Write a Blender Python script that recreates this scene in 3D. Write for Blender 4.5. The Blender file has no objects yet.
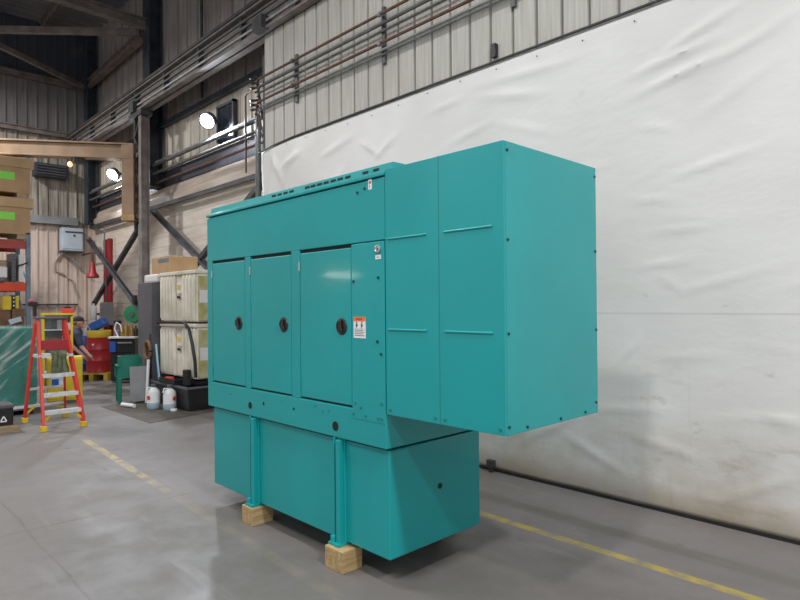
import bpy, bmesh, math, random
from mathutils import Vector, Matrix, noise
random.seed(7)
S = bpy.context.scene
COL = S.collection
V = Vector
PI = math.pi

# ------------------------------------------------------------------ materials
def mat(name, color, rough=0.5, metal=0.0, var=0.0, scale=4.0, bump=0.0, bscale=60.0,
        stretch=(1, 1, 1), spec=0.5, color2=None, lo=0.35, hi=0.65, detail=5.0, coat=0.0):
    m = bpy.data.materials.new(name); m.use_nodes = True
    nt = m.node_tree; b = nt.nodes['Principled BSDF']
    c = tuple(color) + (1,)
    b.inputs['Roughness'].default_value = rough
    b.inputs['Metallic'].default_value = metal
    b.inputs['Specular IOR Level'].default_value = spec
    b.inputs['Coat Weight'].default_value = coat; b.inputs['Coat Roughness'].default_value = .07
    tc = nt.nodes.new('ShaderNodeTexCoord'); mp = nt.nodes.new('ShaderNodeMapping')
    mp.inputs['Scale'].default_value = stretch
    geo = nt.nodes.new('ShaderNodeNewGeometry')
    nt.links.new(geo.outputs['Position'], mp.inputs['Vector'])
    if var > 0 or color2:
        n = nt.nodes.new('ShaderNodeTexNoise'); n.inputs['Scale'].default_value = scale
        n.inputs['Detail'].default_value = detail
        nt.links.new(mp.outputs[0], n.inputs['Vector'])
        r = nt.nodes.new('ShaderNodeValToRGB')
        r.color_ramp.elements[0].position = lo; r.color_ramp.elements[1].position = hi
        if color2:
            r.color_ramp.elements[0].color = tuple(color2) + (1,); r.color_ramp.elements[1].color = c
        else:
            r.color_ramp.elements[0].color = tuple(max(0, x * (1 - var)) for x in color) + (1,)
            r.color_ramp.elements[1].color = tuple(min(1, x * (1 + var)) for x in color) + (1,)
        nt.links.new(n.outputs['Fac'], r.inputs['Fac'])
        nt.links.new(r.outputs['Color'], b.inputs['Base Color'])
    else:
        b.inputs['Base Color'].default_value = c
    if bump > 0:
        n2 = nt.nodes.new('ShaderNodeTexNoise'); n2.inputs['Scale'].default_value = bscale
        n2.inputs['Detail'].default_value = 3
        nt.links.new(mp.outputs[0], n2.inputs['Vector'])
        bp = nt.nodes.new('ShaderNodeBump'); bp.inputs['Strength'].default_value = bump
        bp.inputs['Distance'].default_value = 0.01
        nt.links.new(n2.outputs['Fac'], bp.inputs['Height'])
        nt.links.new(bp.outputs['Normal'], b.inputs['Normal'])
    return m

def emit(name, color, strength):
    m = bpy.data.materials.new(name); m.use_nodes = True
    b = m.node_tree.nodes['Principled BSDF']
    b.inputs['Base Color'].default_value = (0.9, 0.9, 0.9, 1)
    b.inputs['Emission Color'].default_value = tuple(color) + (1,)
    b.inputs['Emission Strength'].default_value = strength
    return m

class NT:
    """tiny node-graph helper for the floor, tarp and wall materials"""
    def __init__(s, name, rough=0.6):
        s.m = bpy.data.materials.new(name); s.m.use_nodes = True
        s.t = s.m.node_tree; s.b = s.t.nodes['Principled BSDF']
        s.b.inputs['Roughness'].default_value = rough
        g = s.t.nodes.new('ShaderNodeNewGeometry'); s.pos = g.outputs['Position']
        sep = s.t.nodes.new('ShaderNodeSeparateXYZ'); s.t.links.new(s.pos, sep.inputs[0])
        s.x, s.y, s.z = sep.outputs
    def link(s, a, b): s.t.links.new(a, b)
    def val(s, sock, v):
        if hasattr(v, 'is_linked') or hasattr(v, 'links'): s.link(v, sock)
        else: sock.default_value = v
    def math(s, op, a, b=0.0, c=0.0, clamp=False):
        n = s.t.nodes.new('ShaderNodeMath'); n.operation = op; n.use_clamp = clamp
        s.val(n.inputs[0], a); s.val(n.inputs[1], b); s.val(n.inputs[2], c)
        return n.outputs[0]
    def noise(s, scale, detail=4, stretch=(1, 1, 1), rough=0.55, off=(0, 0, 0)):
        mp = s.t.nodes.new('ShaderNodeMapping'); mp.inputs['Scale'].default_value = stretch
        mp.inputs['Location'].default_value = off
        s.link(s.pos, mp.inputs[0])
        n = s.t.nodes.new('ShaderNodeTexNoise'); n.inputs['Scale'].default_value = scale
        n.inputs['Detail'].default_value = detail; n.inputs['Roughness'].default_value = rough
        s.link(mp.outputs[0], n.inputs['Vector'])
        return n.outputs['Fac']
    def ramp(s, v, lo, hi, a=0.0, b=1.0):
        n = s.t.nodes.new('ShaderNodeMapRange'); n.clamp = True
        s.val(n.inputs[0], v); s.val(n.inputs[1], lo); s.val(n.inputs[2], hi)
        s.val(n.inputs[3], a); s.val(n.inputs[4], b)
        return n.outputs[0]
    def band(s, v, c, half, soft):            # 1 inside |v-c|<half, fading over soft
        d = s.math('ABSOLUTE', s.math('SUBTRACT', v, c))
        return s.ramp(d, half, half + soft, 1.0, 0.0)
    def mix(s, f, a, b):
        n = s.t.nodes.new('ShaderNodeMix'); n.data_type = 'RGBA'
        s.val(n.inputs[0], f)
        for i, c in ((6, a), (7, b)):
            if isinstance(c, tuple): n.inputs[i].default_value = c + (1,)
            else: s.link(c, n.inputs[i])
        return n.outputs[2]
    def bump(s, h, strength=0.2, dist=0.01):
        n = s.t.nodes.new('ShaderNodeBump'); n.inputs['Strength'].default_value = strength
        n.inputs['Distance'].default_value = dist
        s.link(h, n.inputs['Height']); s.link(n.outputs[0], s.b.inputs['Normal'])
    def out(s, c): s.link(c, s.b.inputs['Base Color']); return s.m

def floor_material():
    n = NT('concrete_floor', 0.5)
    big = n.noise(0.55, 4); mid = n.noise(2.3, 6, off=(3, 1, 0)); fine = n.noise(22, 5)
    c = n.mix(n.ramp(big, .35, .65), (.166, .153, .148), (.210, .196, .198))
    c = n.mix(n.math('MULTIPLY', n.ramp(mid, .46, .70), .55), c, (.165, .15, .135))
    c = n.mix(n.math('MULTIPLY', n.ramp(fine, .5, .75), .22), c, (.16, .15, .14))
    # scattered oil spots
    sp = n.noise(5.5, 2, stretch=(.7, 1.5, 1), off=(9, 4, 0))
    c = n.mix(n.ramp(sp, .70, .77, 0, .62), c, (.11, .10, .085))
    # machine's shade and dark stains painted on the slab around it
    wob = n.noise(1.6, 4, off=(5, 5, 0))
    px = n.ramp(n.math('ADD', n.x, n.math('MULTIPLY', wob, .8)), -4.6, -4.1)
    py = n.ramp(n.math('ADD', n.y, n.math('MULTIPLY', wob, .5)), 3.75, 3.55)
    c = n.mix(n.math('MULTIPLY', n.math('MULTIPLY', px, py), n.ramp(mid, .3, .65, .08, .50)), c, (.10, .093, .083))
    # streaky pale scuffs
    st = n.noise(3.0, 4, stretch=(.35, 2.2, 1), off=(1, 7, 0))
    c = n.mix(n.ramp(st, .60, .78, 0, .4), c, (.31, .295, .29))
    # saw-cut joints
    wx = n.math('MULTIPLY', n.math('SUBTRACT', n.noise(1.2, 3, off=(2, 0, 0)), .5), .07)
    j1 = n.band(n.math('ADD', n.y, wx), 1.04, .003, .009)
    j2 = n.band(n.math('ADD', n.x, wx), -4.97, .006, .012)
    j2 = n.math('MULTIPLY', j2, n.ramp(n.y, 2.5, 2.3))
    brk = n.ramp(n.noise(2.0, 3, off=(8, 8, 0)), .35, .6)
    c = n.mix(n.math('MULTIPLY', n.math('MAXIMUM', j1, j2), n.math('MULTIPLY', brk, .6)), c, (.09, .075, .06))
    # filled joint strip along the tarp
    ds = n.band(n.math('ADD', n.y, n.math('MULTIPLY', wx, .25)), 3.97, .055, .035)
    c = n.mix(n.math('MULTIPLY', ds, n.ramp(mid, .2, .6, .45, .75)), c, (.135, .122, .112))
    # yellow aisle lines, worn
    wear = n.noise(7.0, 6, off=(4, 4, 0))
    l1 = n.band(n.math('ADD', n.y, n.math('MULTIPLY', wx, .12)), 3.61, .031, .012)
    l1 = n.math('MULTIPLY', l1, n.ramp(n.x, -5.2, -4.9)); l1 = n.math('MULTIPLY', l1, n.ramp(wear, .36, .56, .12, .85))
    c = n.mix(l1, c, (.44, .335, .06))
    l2 = n.band(n.math('ADD', n.y, n.math('MULTIPLY', n.x, .045)), 1.90, .034, .012)
    l2 = n.math('MULTIPLY', l2, n.math('MULTIPLY', n.ramp(n.x, -8.0, -7.8), n.ramp(n.x, -2.2, -2.8)))
    far = n.ramp(n.x, -6.2, -5.0, 1.0, .13)
    l2 = n.math('MULTIPLY', n.math('MULTIPLY', l2, far), n.ramp(wear, .38, .60, .1, .75))
    c = n.mix(l2, c, (.52, .40, .16))
    n.link(n.ramp(mid, .3, .7, .36, .62), n.b.inputs['Roughness'])
    n.bump(fine, .08, .006)
    return n.out(c)

def tarp_material():
    n = NT('white_vinyl_tarp', 0.42)
    big = n.noise(.8, 3)
    c = n.mix(n.ramp(big, .3, .7), (.645, .64, .63), (.735, .735, .73))
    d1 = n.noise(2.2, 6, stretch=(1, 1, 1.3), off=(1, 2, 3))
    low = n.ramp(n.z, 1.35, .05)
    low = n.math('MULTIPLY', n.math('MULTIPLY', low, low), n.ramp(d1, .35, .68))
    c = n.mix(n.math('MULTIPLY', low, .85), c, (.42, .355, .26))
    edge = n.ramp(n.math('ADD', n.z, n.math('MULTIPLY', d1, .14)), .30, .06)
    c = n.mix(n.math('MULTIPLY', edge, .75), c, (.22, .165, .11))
    drip = n.noise(9, 4, stretch=(1.6, 1, .12), off=(6, 0, 0))
    m = n.math('MULTIPLY', n.ramp(drip, .60, .72), n.ramp(n.z, 1.3, .3))
    c = n.mix(n.math('MULTIPLY', m, .16), c, (.30, .26, .20))
    sp = n.noise(4.2, 5, stretch=(1, 1, 1.8), off=(3, 9, 5))
    c = n.mix(n.math('MULTIPLY', n.ramp(sp, .66, .74), n.ramp(n.z, 3.2, .8, .12, .5)), c, (.42, .38, .33))
    sm = n.noise(2.6, 7, stretch=(1.0, 1, 2.6), rough=.68, off=(7, 3, 1))
    m2 = n.math('MULTIPLY', n.ramp(sm, .56, .70), n.ramp(n.z, 1.45, .35))
    c = n.mix(n.math('MULTIPLY', m2, .55), c, (.34, .285, .21))
    # printed-in weld seam of two tarp widths
    c = n.mix(n.math('MULTIPLY', n.band(n.z, 1.515, .004, .006), .4), c, (.45, .44, .44))
    n.bump(n.noise(5, 4, stretch=(1, 1, 2)), .18, .02)
    return n.out(c)

def siding_material():
    n = NT('weathered_grey_siding', 0.5)
    st = n.noise(10, 5, stretch=(3, 1, .12)); big = n.noise(.9, 3)
    c = n.mix(n.ramp(st, .3, .7), (.36, .35, .315), (.53, .52, .48))
    c = n.mix(n.math('MULTIPLY', n.ramp(big, .5, .7), .35), c, (.33, .31, .28))
    return n.out(c)

def endwall_material():
    n = NT('stained_end_wall_sheet', 0.65)
    st = n.noise(6, 6, stretch=(1, 3, .18)); g = n.noise(1.2, 5, off=(0, 3, 2))
    low = n.mix(n.ramp(st, .32, .68), (.50, .395, .33), (.70, .59, .52))
    midc = n.mix(n.ramp(st, .36, .66), (.20, .18, .155), (.52, .48, .42))
    top = n.mix(n.ramp(st, .3, .7), (.17, .16, .165), (.26, .245, .25))
    z2 = n.math('ADD', n.z, n.math('MULTIPLY', g, .25))
    c = n.mix(n.ramp(z2, 3.85, 3.9), low, midc)
    c = n.mix(n.ramp(n.z, 6.12, 6.16), c, top)
    c = n.mix(n.ramp(n.z, 7.5, 7.55), c, (.06, .068, .09))  # shade of the roof recess above the girt, painted into the colour
    c = n.mix(n.ramp(g, .58, .72, 0, .55), c, (.12, .095, .08))
    return n.out(c)

def block_material():
    n = NT('pinkish_board_wall', 0.7)
    f = n.math('FRACT', n.math('DIVIDE', n.z, .305))
    line = n.band(f, .5, .03, .03)
    st = n.noise(4, 6, stretch=(.4, 1, 3)); big = n.noise(.9, 4)
    c = n.mix(n.ramp(st, .3, .7), (.58, .515, .45), (.74, .68, .61))
    c = n.mix(n.math('MULTIPLY', n.ramp(big, .5, .7), .4), c, (.48, .42, .365))
    c = n.mix(n.math('MULTIPLY', line, .35), c, (.38, .32, .27))
    n.bump(n.math('SUBTRACT', 1.0, line), .25, .01)
    return n.out(c)

def upperwall_material():
    n = NT('brown_upper_siding', 0.6)
    st = n.noise(5, 5, stretch=(2.5, 1, .15))
    c = n.mix(n.ramp(st, .3, .7), (.24, .215, .21), (.42, .38, .36))
    return n.out(c)

M = {}
M['floor'] = floor_material(); M['tarp'] = tarp_material(); M['siding'] = siding_material()
M['endwall'] = endwall_material(); M['block'] = block_material(); M['upper'] = upperwall_material()
M['teal'] = mat('teal_machine_paint', (.003, .305, .318), .40, var=.05, scale=1.6, coat=.22)
M['tealedge'] = mat('teal_machine_paint_seam', (.014, .20, .20), .45)
M['gapshade'] = mat('black_gap_shade', (.012, .013, .014), .6)  # black paint standing for the shade inside narrow gaps
M['hole'] = mat('dark_hole_shade', (.006, .007, .008), .8)  # near-black: the shade inside holes and slots is put into the colour
M['latch'] = mat('black_latch_plastic', (.018, .018, .02), .38, var=.2, scale=30)
M['latchkey'] = mat('worn_latch_insert', (.12, .09, .085), .4, metal=.5)
M['bolt'] = mat('dark_bolt', (.02, .05, .055), .45, metal=.4)
M['white'] = mat('white_label', (.80, .80, .82), .5)
M['ink'] = mat('label_ink', (.07, .07, .08), .6)
M['redink'] = mat('red_label_ink', (.55, .06, .05), .6)
M['orange'] = mat('orange_label', (.85, .17, .02), .5)
M['chrome'] = mat('brushed_metal', (.55, .56, .57), .3, metal=.9, var=.1, scale=20)
M['alu'] = mat('aluminium_step', (.62, .63, .64), .45, metal=.1, var=.12, scale=18)
M['timber'] = mat('pine_block', (.50, .36, .18), .7, color2=(.34, .225, .10), scale=9, stretch=(4, .6, 5), bump=.2, bscale=40)
M['paletimber'] = mat('pale_pallet_wood', (.42, .32, .20), .75, color2=(.27, .20, .12), scale=8, stretch=(4, .7, 4))
M['steel'] = mat('dark_structural_steel', (.048, .048, .054), .55, var=.35, scale=5)
M['steelblue'] = mat('bluish_dark_steel', (.040, .050, .066), .5, var=.35, scale=5)
M['steelbrown'] = mat('brown_primed_steel', (.20, .17, .155), .6, var=.25, scale=5)
M['tan'] = mat('tan_crane_paint', (.30, .195, .115), .5, var=.18, scale=3)
M['tanlight'] = mat('amber_crane_paint', (.42, .25, .10), .5, var=.18, scale=3)
M['galv'] = mat('galvanised_pipe', (.33, .34, .35), .5, metal=.4, var=.2, scale=8)
M['rust'] = mat('red_brown_pipe', (.13, .062, .048), .55, var=.25, scale=9)
M['darkpipe'] = mat('dark_grey_pipe', (.10, .105, .105), .5, var=.25, scale=9)
M['cream'] = mat('cream_siding', (.58, .53, .45), .55, var=.15, scale=4, stretch=(2, 1, .3))
M['ledge'] = mat('dusty_tan_ledge', (.44, .37, .31), .6, var=.2, scale=3, stretch=(.3, 1, 2))
M['bluedark'] = mat('grimy_dark_band', (.075, .08, .105), .5, color2=(.03, .033, .05), scale=7, stretch=(3, 1, .2))
M['deck'] = mat('hazed_roof_deck', (.22, .21, .215), .7, color2=(.11, .122, .155), scale=.35, lo=.42, hi=.58)  # deck tone lightened and blued, haze put into the colour
M['cardboard'] = mat('cardboard', (.44, .285, .155), .8, var=.10, scale=3)
M['cardlid'] = mat('cardboard_lid', (.50, .335, .19), .8, var=.10, scale=3)
M['green_label'] = mat('lime_label', (.24, .75, .09), .6)
M['rackred'] = mat('faded_red_rack_paint', (.34, .045, .03), .5, var=.2, scale=4)
M['rackorange'] = mat('orange_red_rack_paint', (.62, .06, .02), .45, var=.1, scale=4)
M['rackblue'] = mat('blue_grey_upright', (.15, .20, .25), .5, var=.2, scale=6)
M['yellow'] = mat('yellow_paint', (.70, .50, .03), .45, var=.12, scale=4)
M['yellowwood'] = mat('yellow_pallet_paint', (.50, .36, .05), .7, var=.25, scale=6)
M['fred'] = mat('red_fibreglass', (.66, .045, .03), .4, var=.08, scale=6)
M['red'] = mat('red_drum_paint', (.42, .02, .025), .4, var=.15, scale=4)
M['blue'] = mat('blue_plastic', (.015, .10, .42), .4, var=.1, scale=5)
M['lightblue'] = mat('light_blue_plastic', (.30, .58, .72), .45)
M['black'] = mat('black_plastic', (.012, .013, .015), .42, var=.3, scale=10)
M['darkgrey'] = mat('dark_grey_paint', (.105, .108, .122), .45, var=.12, scale=2)
M['grey'] = mat('mid_grey_paint', (.25, .26, .27), .5, var=.12, scale=3)
M['lightgrey'] = mat('light_grey_enamel', (.50, .58, .67), .45, var=.08, scale=3)
M['mat'] = mat('oily_floor_mat', (.115, .10, .085), .7, color2=(.07, .062, .052), scale=5)
M['gplastic'] = mat('green_plastic', (.008, .17, .12), .4, var=.1, scale=5)
M['greenpaint'] = mat('dark_green_paint', (.006, .17, .135), .4, var=.1, scale=2)
M['greenreel'] = mat('green_hose', (.01, .23, .09), .5, var=.15, scale=8)
M['tote'] = mat('ribbed_cream_polyethylene', (.72, .69, .60), .45, color2=(.52, .49, .40), scale=3, lo=.3, hi=.6)
M['totemoss'] = mat('mossy_tote_side', (.36, .33, .10), .55, color2=(.50, .47, .33), scale=7)
M['jugw'] = mat('white_jug_plastic', (.74, .76, .77), .4)
M['jugfill'] = mat('bluish_jug_bottom', (.34, .44, .52), .35)
M['skin'] = mat('skin', (.50, .27, .19), .5)
M['shirt'] = mat('navy_work_shirt', (.05, .055, .10), .8, var=.15, scale=12)
M['pants'] = mat('black_work_trousers', (.02, .021, .026), .85)
M['cloth'] = mat('olive_grey_cloth', (.13, .14, .08), .9, var=.3, scale=14)
M['redhorn'] = mat('red_enamel', (.36, .025, .035), .45)
M['pink'] = mat('pink_red_plastic', (.75, .09, .16), .45)
M['amber'] = emit('amber_lamp', (1.0, .45, .10), 1.2)
M['lens'] = emit('floodlight_lens', (.82, .90, 1.0), 22.0)
M['tubelens'] = emit('wall_tube_lens', (1.0, .88, .75), 28.0)
M['window'] = mat('dark_window_glass', (.03, .04, .055), .15, var=.3, scale=4)
M['brownstuff'] = mat('brown_carton', (.19, .105, .06), .8, var=.25, scale=5)
M['paper'] = mat('off_white_paper', (.70, .68, .68), .7)

def wrap_material():
    m = bpy.data.materials.new('clear_stretch_wrap'); m.use_nodes = True
    nt = m.node_tree; b = nt.nodes['Principled BSDF']; out = nt.nodes['Material Output']
    b.inputs['Base Color'].default_value = (.75, .80, .80, 1); b.inputs['Roughness'].default_value = .25
    tr = nt.nodes.new('ShaderNodeBsdfTransparent'); mx = nt.nodes.new('ShaderNodeMixShader')
    g = nt.nodes.new('ShaderNodeNewGeometry'); mp = nt.nodes.new('ShaderNodeMapping')
    m0 = nt.nodes.new('ShaderNodeMapping'); m0.inputs['Rotation'].default_value = (.85, 0, 0)
    nt.links.new(g.outputs['Position'], m0.inputs[0]); mp.inputs['Scale'].default_value = (1, 7.0, .9)
    n = nt.nodes.new('ShaderNodeTexNoise'); n.inputs['Scale'].default_value = 1.5; n.inputs['Detail'].default_value = 5
    n.inputs['Distortion'].default_value = .5
    r = nt.nodes.new('ShaderNodeMapRange'); r.inputs[1].default_value = .53; r.inputs[2].default_value = .72
    r.inputs[3].default_value = .05; r.inputs[4].default_value = .60
    nt.links.new(m0.outputs[0], mp.inputs[0]); nt.links.new(mp.outputs[0], n.inputs['Vector'])
    nt.links.new(n.outputs['Fac'], r.inputs[0]); nt.links.new(r.outputs[0], mx.inputs[0])
    nt.links.new(tr.outputs[0], mx.inputs[1]); nt.links.new(b.outputs[0], mx.inputs[2])
    nt.links.new(mx.outputs[0], out.inputs['Surface'])
    return m
M['wrap'] = wrap_material()

# ------------------------------------------------------------------ mesh helpers (world coordinates)
def BM(): return bmesh.new()

def box(bm, x0, x1, y0, y1, z0, z1):
    vs = [bm.verts.new(p) for p in ((x0,y0,z0),(x1,y0,z0),(x1,y1,z0),(x0,y1,z0),(x0,y0,z1),(x1,y0,z1),(x1,y1,z1),(x0,y1,z1))]
    for f in ((0,3,2,1),(4,5,6,7),(0,1,5,4),(1,2,6,5),(2,3,7,6),(3,0,4,7)): bm.faces.new([vs[i] for i in f])
    return bm

def rbox(bm, c, size, rot):                    # rotated box: centre, full size, Matrix 3x3 / Euler
    R = rot.to_matrix() if hasattr(rot, 'to_matrix') else rot
    n0 = len(bm.verts); h = [s / 2 for s in size]
    box(bm, -h[0], h[0], -h[1], h[1], -h[2], h[2])
    bm.verts.ensure_lookup_table()
    for v in bm.verts[n0:]: v.co = R @ v.co + V(c)
    return bm

def frame(d, up=V((0, 0, 1))):
    d = d.normalized()
    if abs(d.dot(up)) > .99: up = V((0, 1, 0))
    s = d.cross(up).normalized(); u = s.cross(d).normalized()
    return s, u, d

def beam(bm, p0, p1, w, h):                    # rectangular bar between two points
    p0, p1 = V(p0), V(p1); s, u, d = frame(p1 - p0)
    R = Matrix((s, d, u)).transposed()
    return rbox(bm, (p0 + p1) / 2, (w, (p1 - p0).length, h), R)

def ibeam(bm, p0, p1, w, h, t=.02, f=.03):     # I section, web vertical
    p0, p1 = V(p0), V(p1); s, u, d = frame(p1 - p0)
    beam(bm, p0, p1, t, h)
    for k in (-1, 1):
        o = u * (k * (h / 2 - f / 2)); beam(bm, p0 + o, p1 + o, w, f)
    return bm

def angle(bm, p0, p1, w, t=.012):              # L section bar
    p0, p1 = V(p0), V(p1); s, u, d = frame(p1 - p0)
    beam(bm, p0, p1, t, w)
    o = s * (w / 2) - u * (w / 2 - t / 2); beam(bm, p0 + o, p1 + o, w, t)
    return bm

def tube(bm, pts, r, seg=10, r2=None, cap=True):
    pts = [V(p) for p in pts]; n = len(pts); rings = []; s0 = None
    for i, p in enumerate(pts):
        d = (pts[min(i + 1, n - 1)] - pts[max(i - 1, 0)]).normalized()
        if s0 is None: s, u, _ = frame(d)
        else:
            s = (s0 - d * s0.dot(d)).normalized(); u = s.cross(d)
        s0 = s; rr = r if r2 is None else r + (r2 - r) * i / (n - 1)
        if isinstance(r, (list, tuple)): rr = r[i]
        rings.append([bm.verts.new(p + (s * math.cos(2*PI*k/seg) + u * math.sin(2*PI*k/seg)) * rr) for k in range(seg)])
    for a, b in zip(rings, rings[1:]):
        for k in range(seg): bm.faces.new((a[k], a[(k+1) % seg], b[(k+1) % seg], b[k]))
    if cap:
        bm.faces.new(rings[0][::-1]); bm.faces.new(rings[-1])
    return bm

def lathe(bm, prof, c, seg=24, axis=V((0, 0, 1)), start_cap=True, end_cap=True):
    s, u, d = frame(V(axis)); c = V(c); rings = []
    for r, h in prof:
        r = max(r, .0005)
        rings.append([bm.verts.new(c + d * h + (s * math.cos(2*PI*k/seg) + u * math.sin(2*PI*k/seg)) * r) for k in range(seg)])
    for a, b in zip(rings, rings[1:]):
        for k in range(seg): bm.faces.new((a[k], b[k], b[(k+1) % seg], a[(k+1) % seg]))
    if start_cap: bm.faces.new(rings[0])
    if end_cap: bm.faces.new(rings[-1][::-1])
    return bm

def ellip(bm, c, r, seg=16, R=None):
    for v in bmesh.ops.create_uvsphere(bm, u_segments=seg, v_segments=max(6, seg // 2 + 2), radius=1)['verts']:
        p = V((v.co.x * r[0], v.co.y * r[1], v.co.z * r[2])); v.co = (R @ p if R else p) + V(c)
    return bm

def prism_x(bm, poly, x0, x1):                 # polygon in (y,z) swept along x
    a = [bm.verts.new((x0, y, z)) for y, z in poly]; b = [bm.verts.new((x1, y, z)) for y, z in poly]
    n = len(poly)
    bm.faces.new(a[::-1]); bm.faces.new(b)
    for i in range(n): bm.faces.new((a[i], a[(i+1) % n], b[(i+1) % n], b[i]))
    return bm

def prism_z(bm, poly, z0, z1):
    a = [bm.verts.new((x, y, z0)) for x, y in poly]; b = [bm.verts.new((x, y, z1)) for x, y in poly]
    n = len(poly)
    bm.faces.new(a[::-1]); bm.faces.new(b)
    for i in range(n): bm.faces.new((a[i], a[(i+1) % n], b[(i+1) % n], b[i]))
    return bm

WORLD = {}
def obj(name, bm, material, parent=None, bev=0.0, smooth=False, recalc=True, base=True):
    if recalc: bmesh.ops.recalc_face_normals(bm, faces=bm.faces)
    lo = V((min(v.co.x for v in bm.verts), min(v.co.y for v in bm.verts), min(v.co.z for v in bm.verts)))
    hi = V((max(v.co.x for v in bm.verts), max(v.co.y for v in bm.verts), max(v.co.z for v in bm.verts)))
    c = (lo + hi) / 2
    if parent is None: c.z = lo.z
    for v in bm.verts: v.co -= c
    me = bpy.data.meshes.new(name); bm.to_mesh(me); bm.free()
    for m in (material if isinstance(material, list) else [material]):
        me.materials.append(M[m] if isinstance(m, str) else m)
    if smooth:
        for p in me.polygons: p.use_smooth = True
        me.set_sharp_from_angle(angle=math.radians(40))
    o = bpy.data.objects.new(name, me); COL.objects.link(o)
    if parent is not None:
        o.parent = parent; o.location = c - WORLD[parent]
    else: o.location = c
    WORLD[o] = c.copy()
    if bev:
        md = o.modifiers.new('edges', 'BEVEL'); md.width = bev; md.segments = 2; md.limit_method = 'ANGLE'
    return o

def tag(o, label, cat=None, group=None):
    o['label'] = label
    if cat: o['category'] = cat
    if group: o['group'] = group
    return o

def thing(name, label, cat, loc, group=None):
    o = bpy.data.objects.new(name, None); COL.objects.link(o)
    o.location = loc; o.empty_display_size = .2; WORLD[o] = V(loc)
    return tag(o, label, cat, group)

def struct(name, bm, material, parent=None, **k):
    o = obj(name, bm, material, parent, **k)
    if parent is None: o['kind'] = 'structure'
    return o

# ================================================================== SETTING
XB = -17.6                                     # back wall
bm = BM(); box(bm, XB - .2, 6, -14, 5.7, -.12, 0); struct('floor', bm, 'floor')

def ribbed(bm, u0, u1, pitch, rib, depth, z0, z1, place):   # vertical ribbed sheet; place(u,d,z)->xyz
    prof = []; u = u0
    while u < u1:
        prof += [(u, 0), (u + pitch - rib, 0), (u + pitch - rib * .8, depth), (u + pitch - rib * .2, depth)]; u += pitch
    prof.append((u, 0))
    a = [bm.verts.new(place(p, d, z0)) for p, d in prof]; b = [bm.verts.new(place(p, d, z1)) for p, d in prof]
    for i in range(len(prof) - 1): bm.faces.new((a[i], a[i+1], b[i+1], b[i]))

bm = BM(); ribbed(bm, -14, 5.6, .23, .05, .03, 0, 9.0, lambda u, d, z: (XB - .0 + d, u, z))
struct('wall_back', bm, 'endwall', recalc=False)

# right wall: light ribbed siding near the camera, set-back wall farther on
bm = BM(); ribbed(bm, -7.76, 5.9, .262, .035, .032, 0, 5.62, lambda u, d, z: (u, 4.70 + d, z))
struct('wall_right', bm, 'siding', recalc=False)
bm = BM(); box(bm, XB, 5.9, 5.30, 5.45, 0, 3.78); struct('wall_right_lower', bm, 'block')
bm = BM(); box(bm, XB, 5.9, 5.28, 5.40, 4.15, 4.52); struct('wall_right_band', bm, 'bluedark')
bm = BM(); ribbed(bm, XB, 5.9, .40, .03, -.02, 4.50, 5.50, lambda u, d, z: (u, 5.32 + d, z))
struct('wall_right_middle', bm, 'cream', recalc=False)
bm = BM(); ribbed(bm, XB, 5.9, .46, .04, -.03, 5.55, 9.0, lambda u, d, z: (u, 5.28 + d, z))
struct('wall_right_upper', bm, 'upper', recalc=False)
# ledge between lower wall and the dark band (sloping cap with a nosing)
bm = BM(); prism_x(bm, [(5.30, 4.16), (5.26, 4.16), (5.20, 4.06), (5.20, 3.99), (5.14, 3.93), (5.14, 3.80), (5.30, 3.80)], XB, -7.8)
struct('trim_1', bm, 'ledge')
bm = BM(); box(bm, XB, -7.8, 5.20, 5.30, 5.46, 5.56); struct('trim_2', bm, 'steelblue')
# window in the cream band
w = bm = BM(); box(bm, -10.30, -9.72, 5.24, 5.30, 4.62, 5.26)
wo = struct('window_1', bm, 'window', bev=.03)
bm = BM()
for a, b in (((-10.33, 4.62), (-10.28, 5.29)), ((-9.74, 4.62), (-9.69, 5.29))): box(bm, a[0], b[0], 5.22, 5.30, a[1], b[1])
box(bm, -10.33, -9.69, 5.22, 5.30, 5.25, 5.30)
obj('window_frame', bm, 'steel', wo)

# roof deck: shallow corrugation, purlins
bm = BM()
xs = []; x = XB - .1
while x < 6: xs += [(x, 9.0), (x + .16, 9.0), (x + .19, 9.05), (x + .27, 9.05)]; x += .30
a = [bm.verts.new((x, -14, z)) for x, z in xs]; b = [bm.verts.new((x, 5.6, z)) for x, z in xs]
for i in range(len(xs) - 1): bm.faces.new((a[i], b[i], b[i+1], a[i+1]))
struct('ceiling', bm, 'deck', recalc=False)

def bar(name, label, cat, material, fn, group=None, **k):
    bm = BM(); fn(bm); return tag(obj(name, bm, material, **k), label, cat, group)

for k, (y, lab) in enumerate(((4.0, 'sooty roof purlin nearest the right wall'), (2.4, 'sooty roof purlin second out from the right wall'),
                              (.8, 'sooty roof purlin third out from the right wall'))):
    bar('roof_purlin', lab, 'beam', 'steelbrown', lambda bm: ibeam(bm, (XB + .1, y, 8.85), (5, y, 8.85), .10, .24), 'roof purlins')
bar('eave_strut', 'brown steel strut high along the right wall from corner column to next column', 'beam', 'steelbrown',
    lambda bm: ibeam(bm, (-17.25, 5.05, 7.55), (-13.35, 5.05, 7.6), .14, .20))
bar('truss_chord', 'brown truss chord under the dark roof running out from the building column', 'beam', 'steelbrown',
    lambda bm: ibeam(bm, (-13.05, 5.0, 7.70), (-13.05, -8, 7.75), .16, .22))
bar('roof_brace', 'long flat roof brace crossing level at the photo\'s top left', 'beam', 'steelbrown',
    lambda bm: beam(bm, (-13.3, 4.95, 7.60), (-17.3, .15, 7.58), .10, .14))
bar('roof_brace', 'roof brace slanting down from upper left to the corner column head', 'beam', 'steelbrown',
    lambda bm: beam(bm, (-17.25, 4.95, 7.46), (-13.3, -1.1, 7.56), .09, .12))
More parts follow.
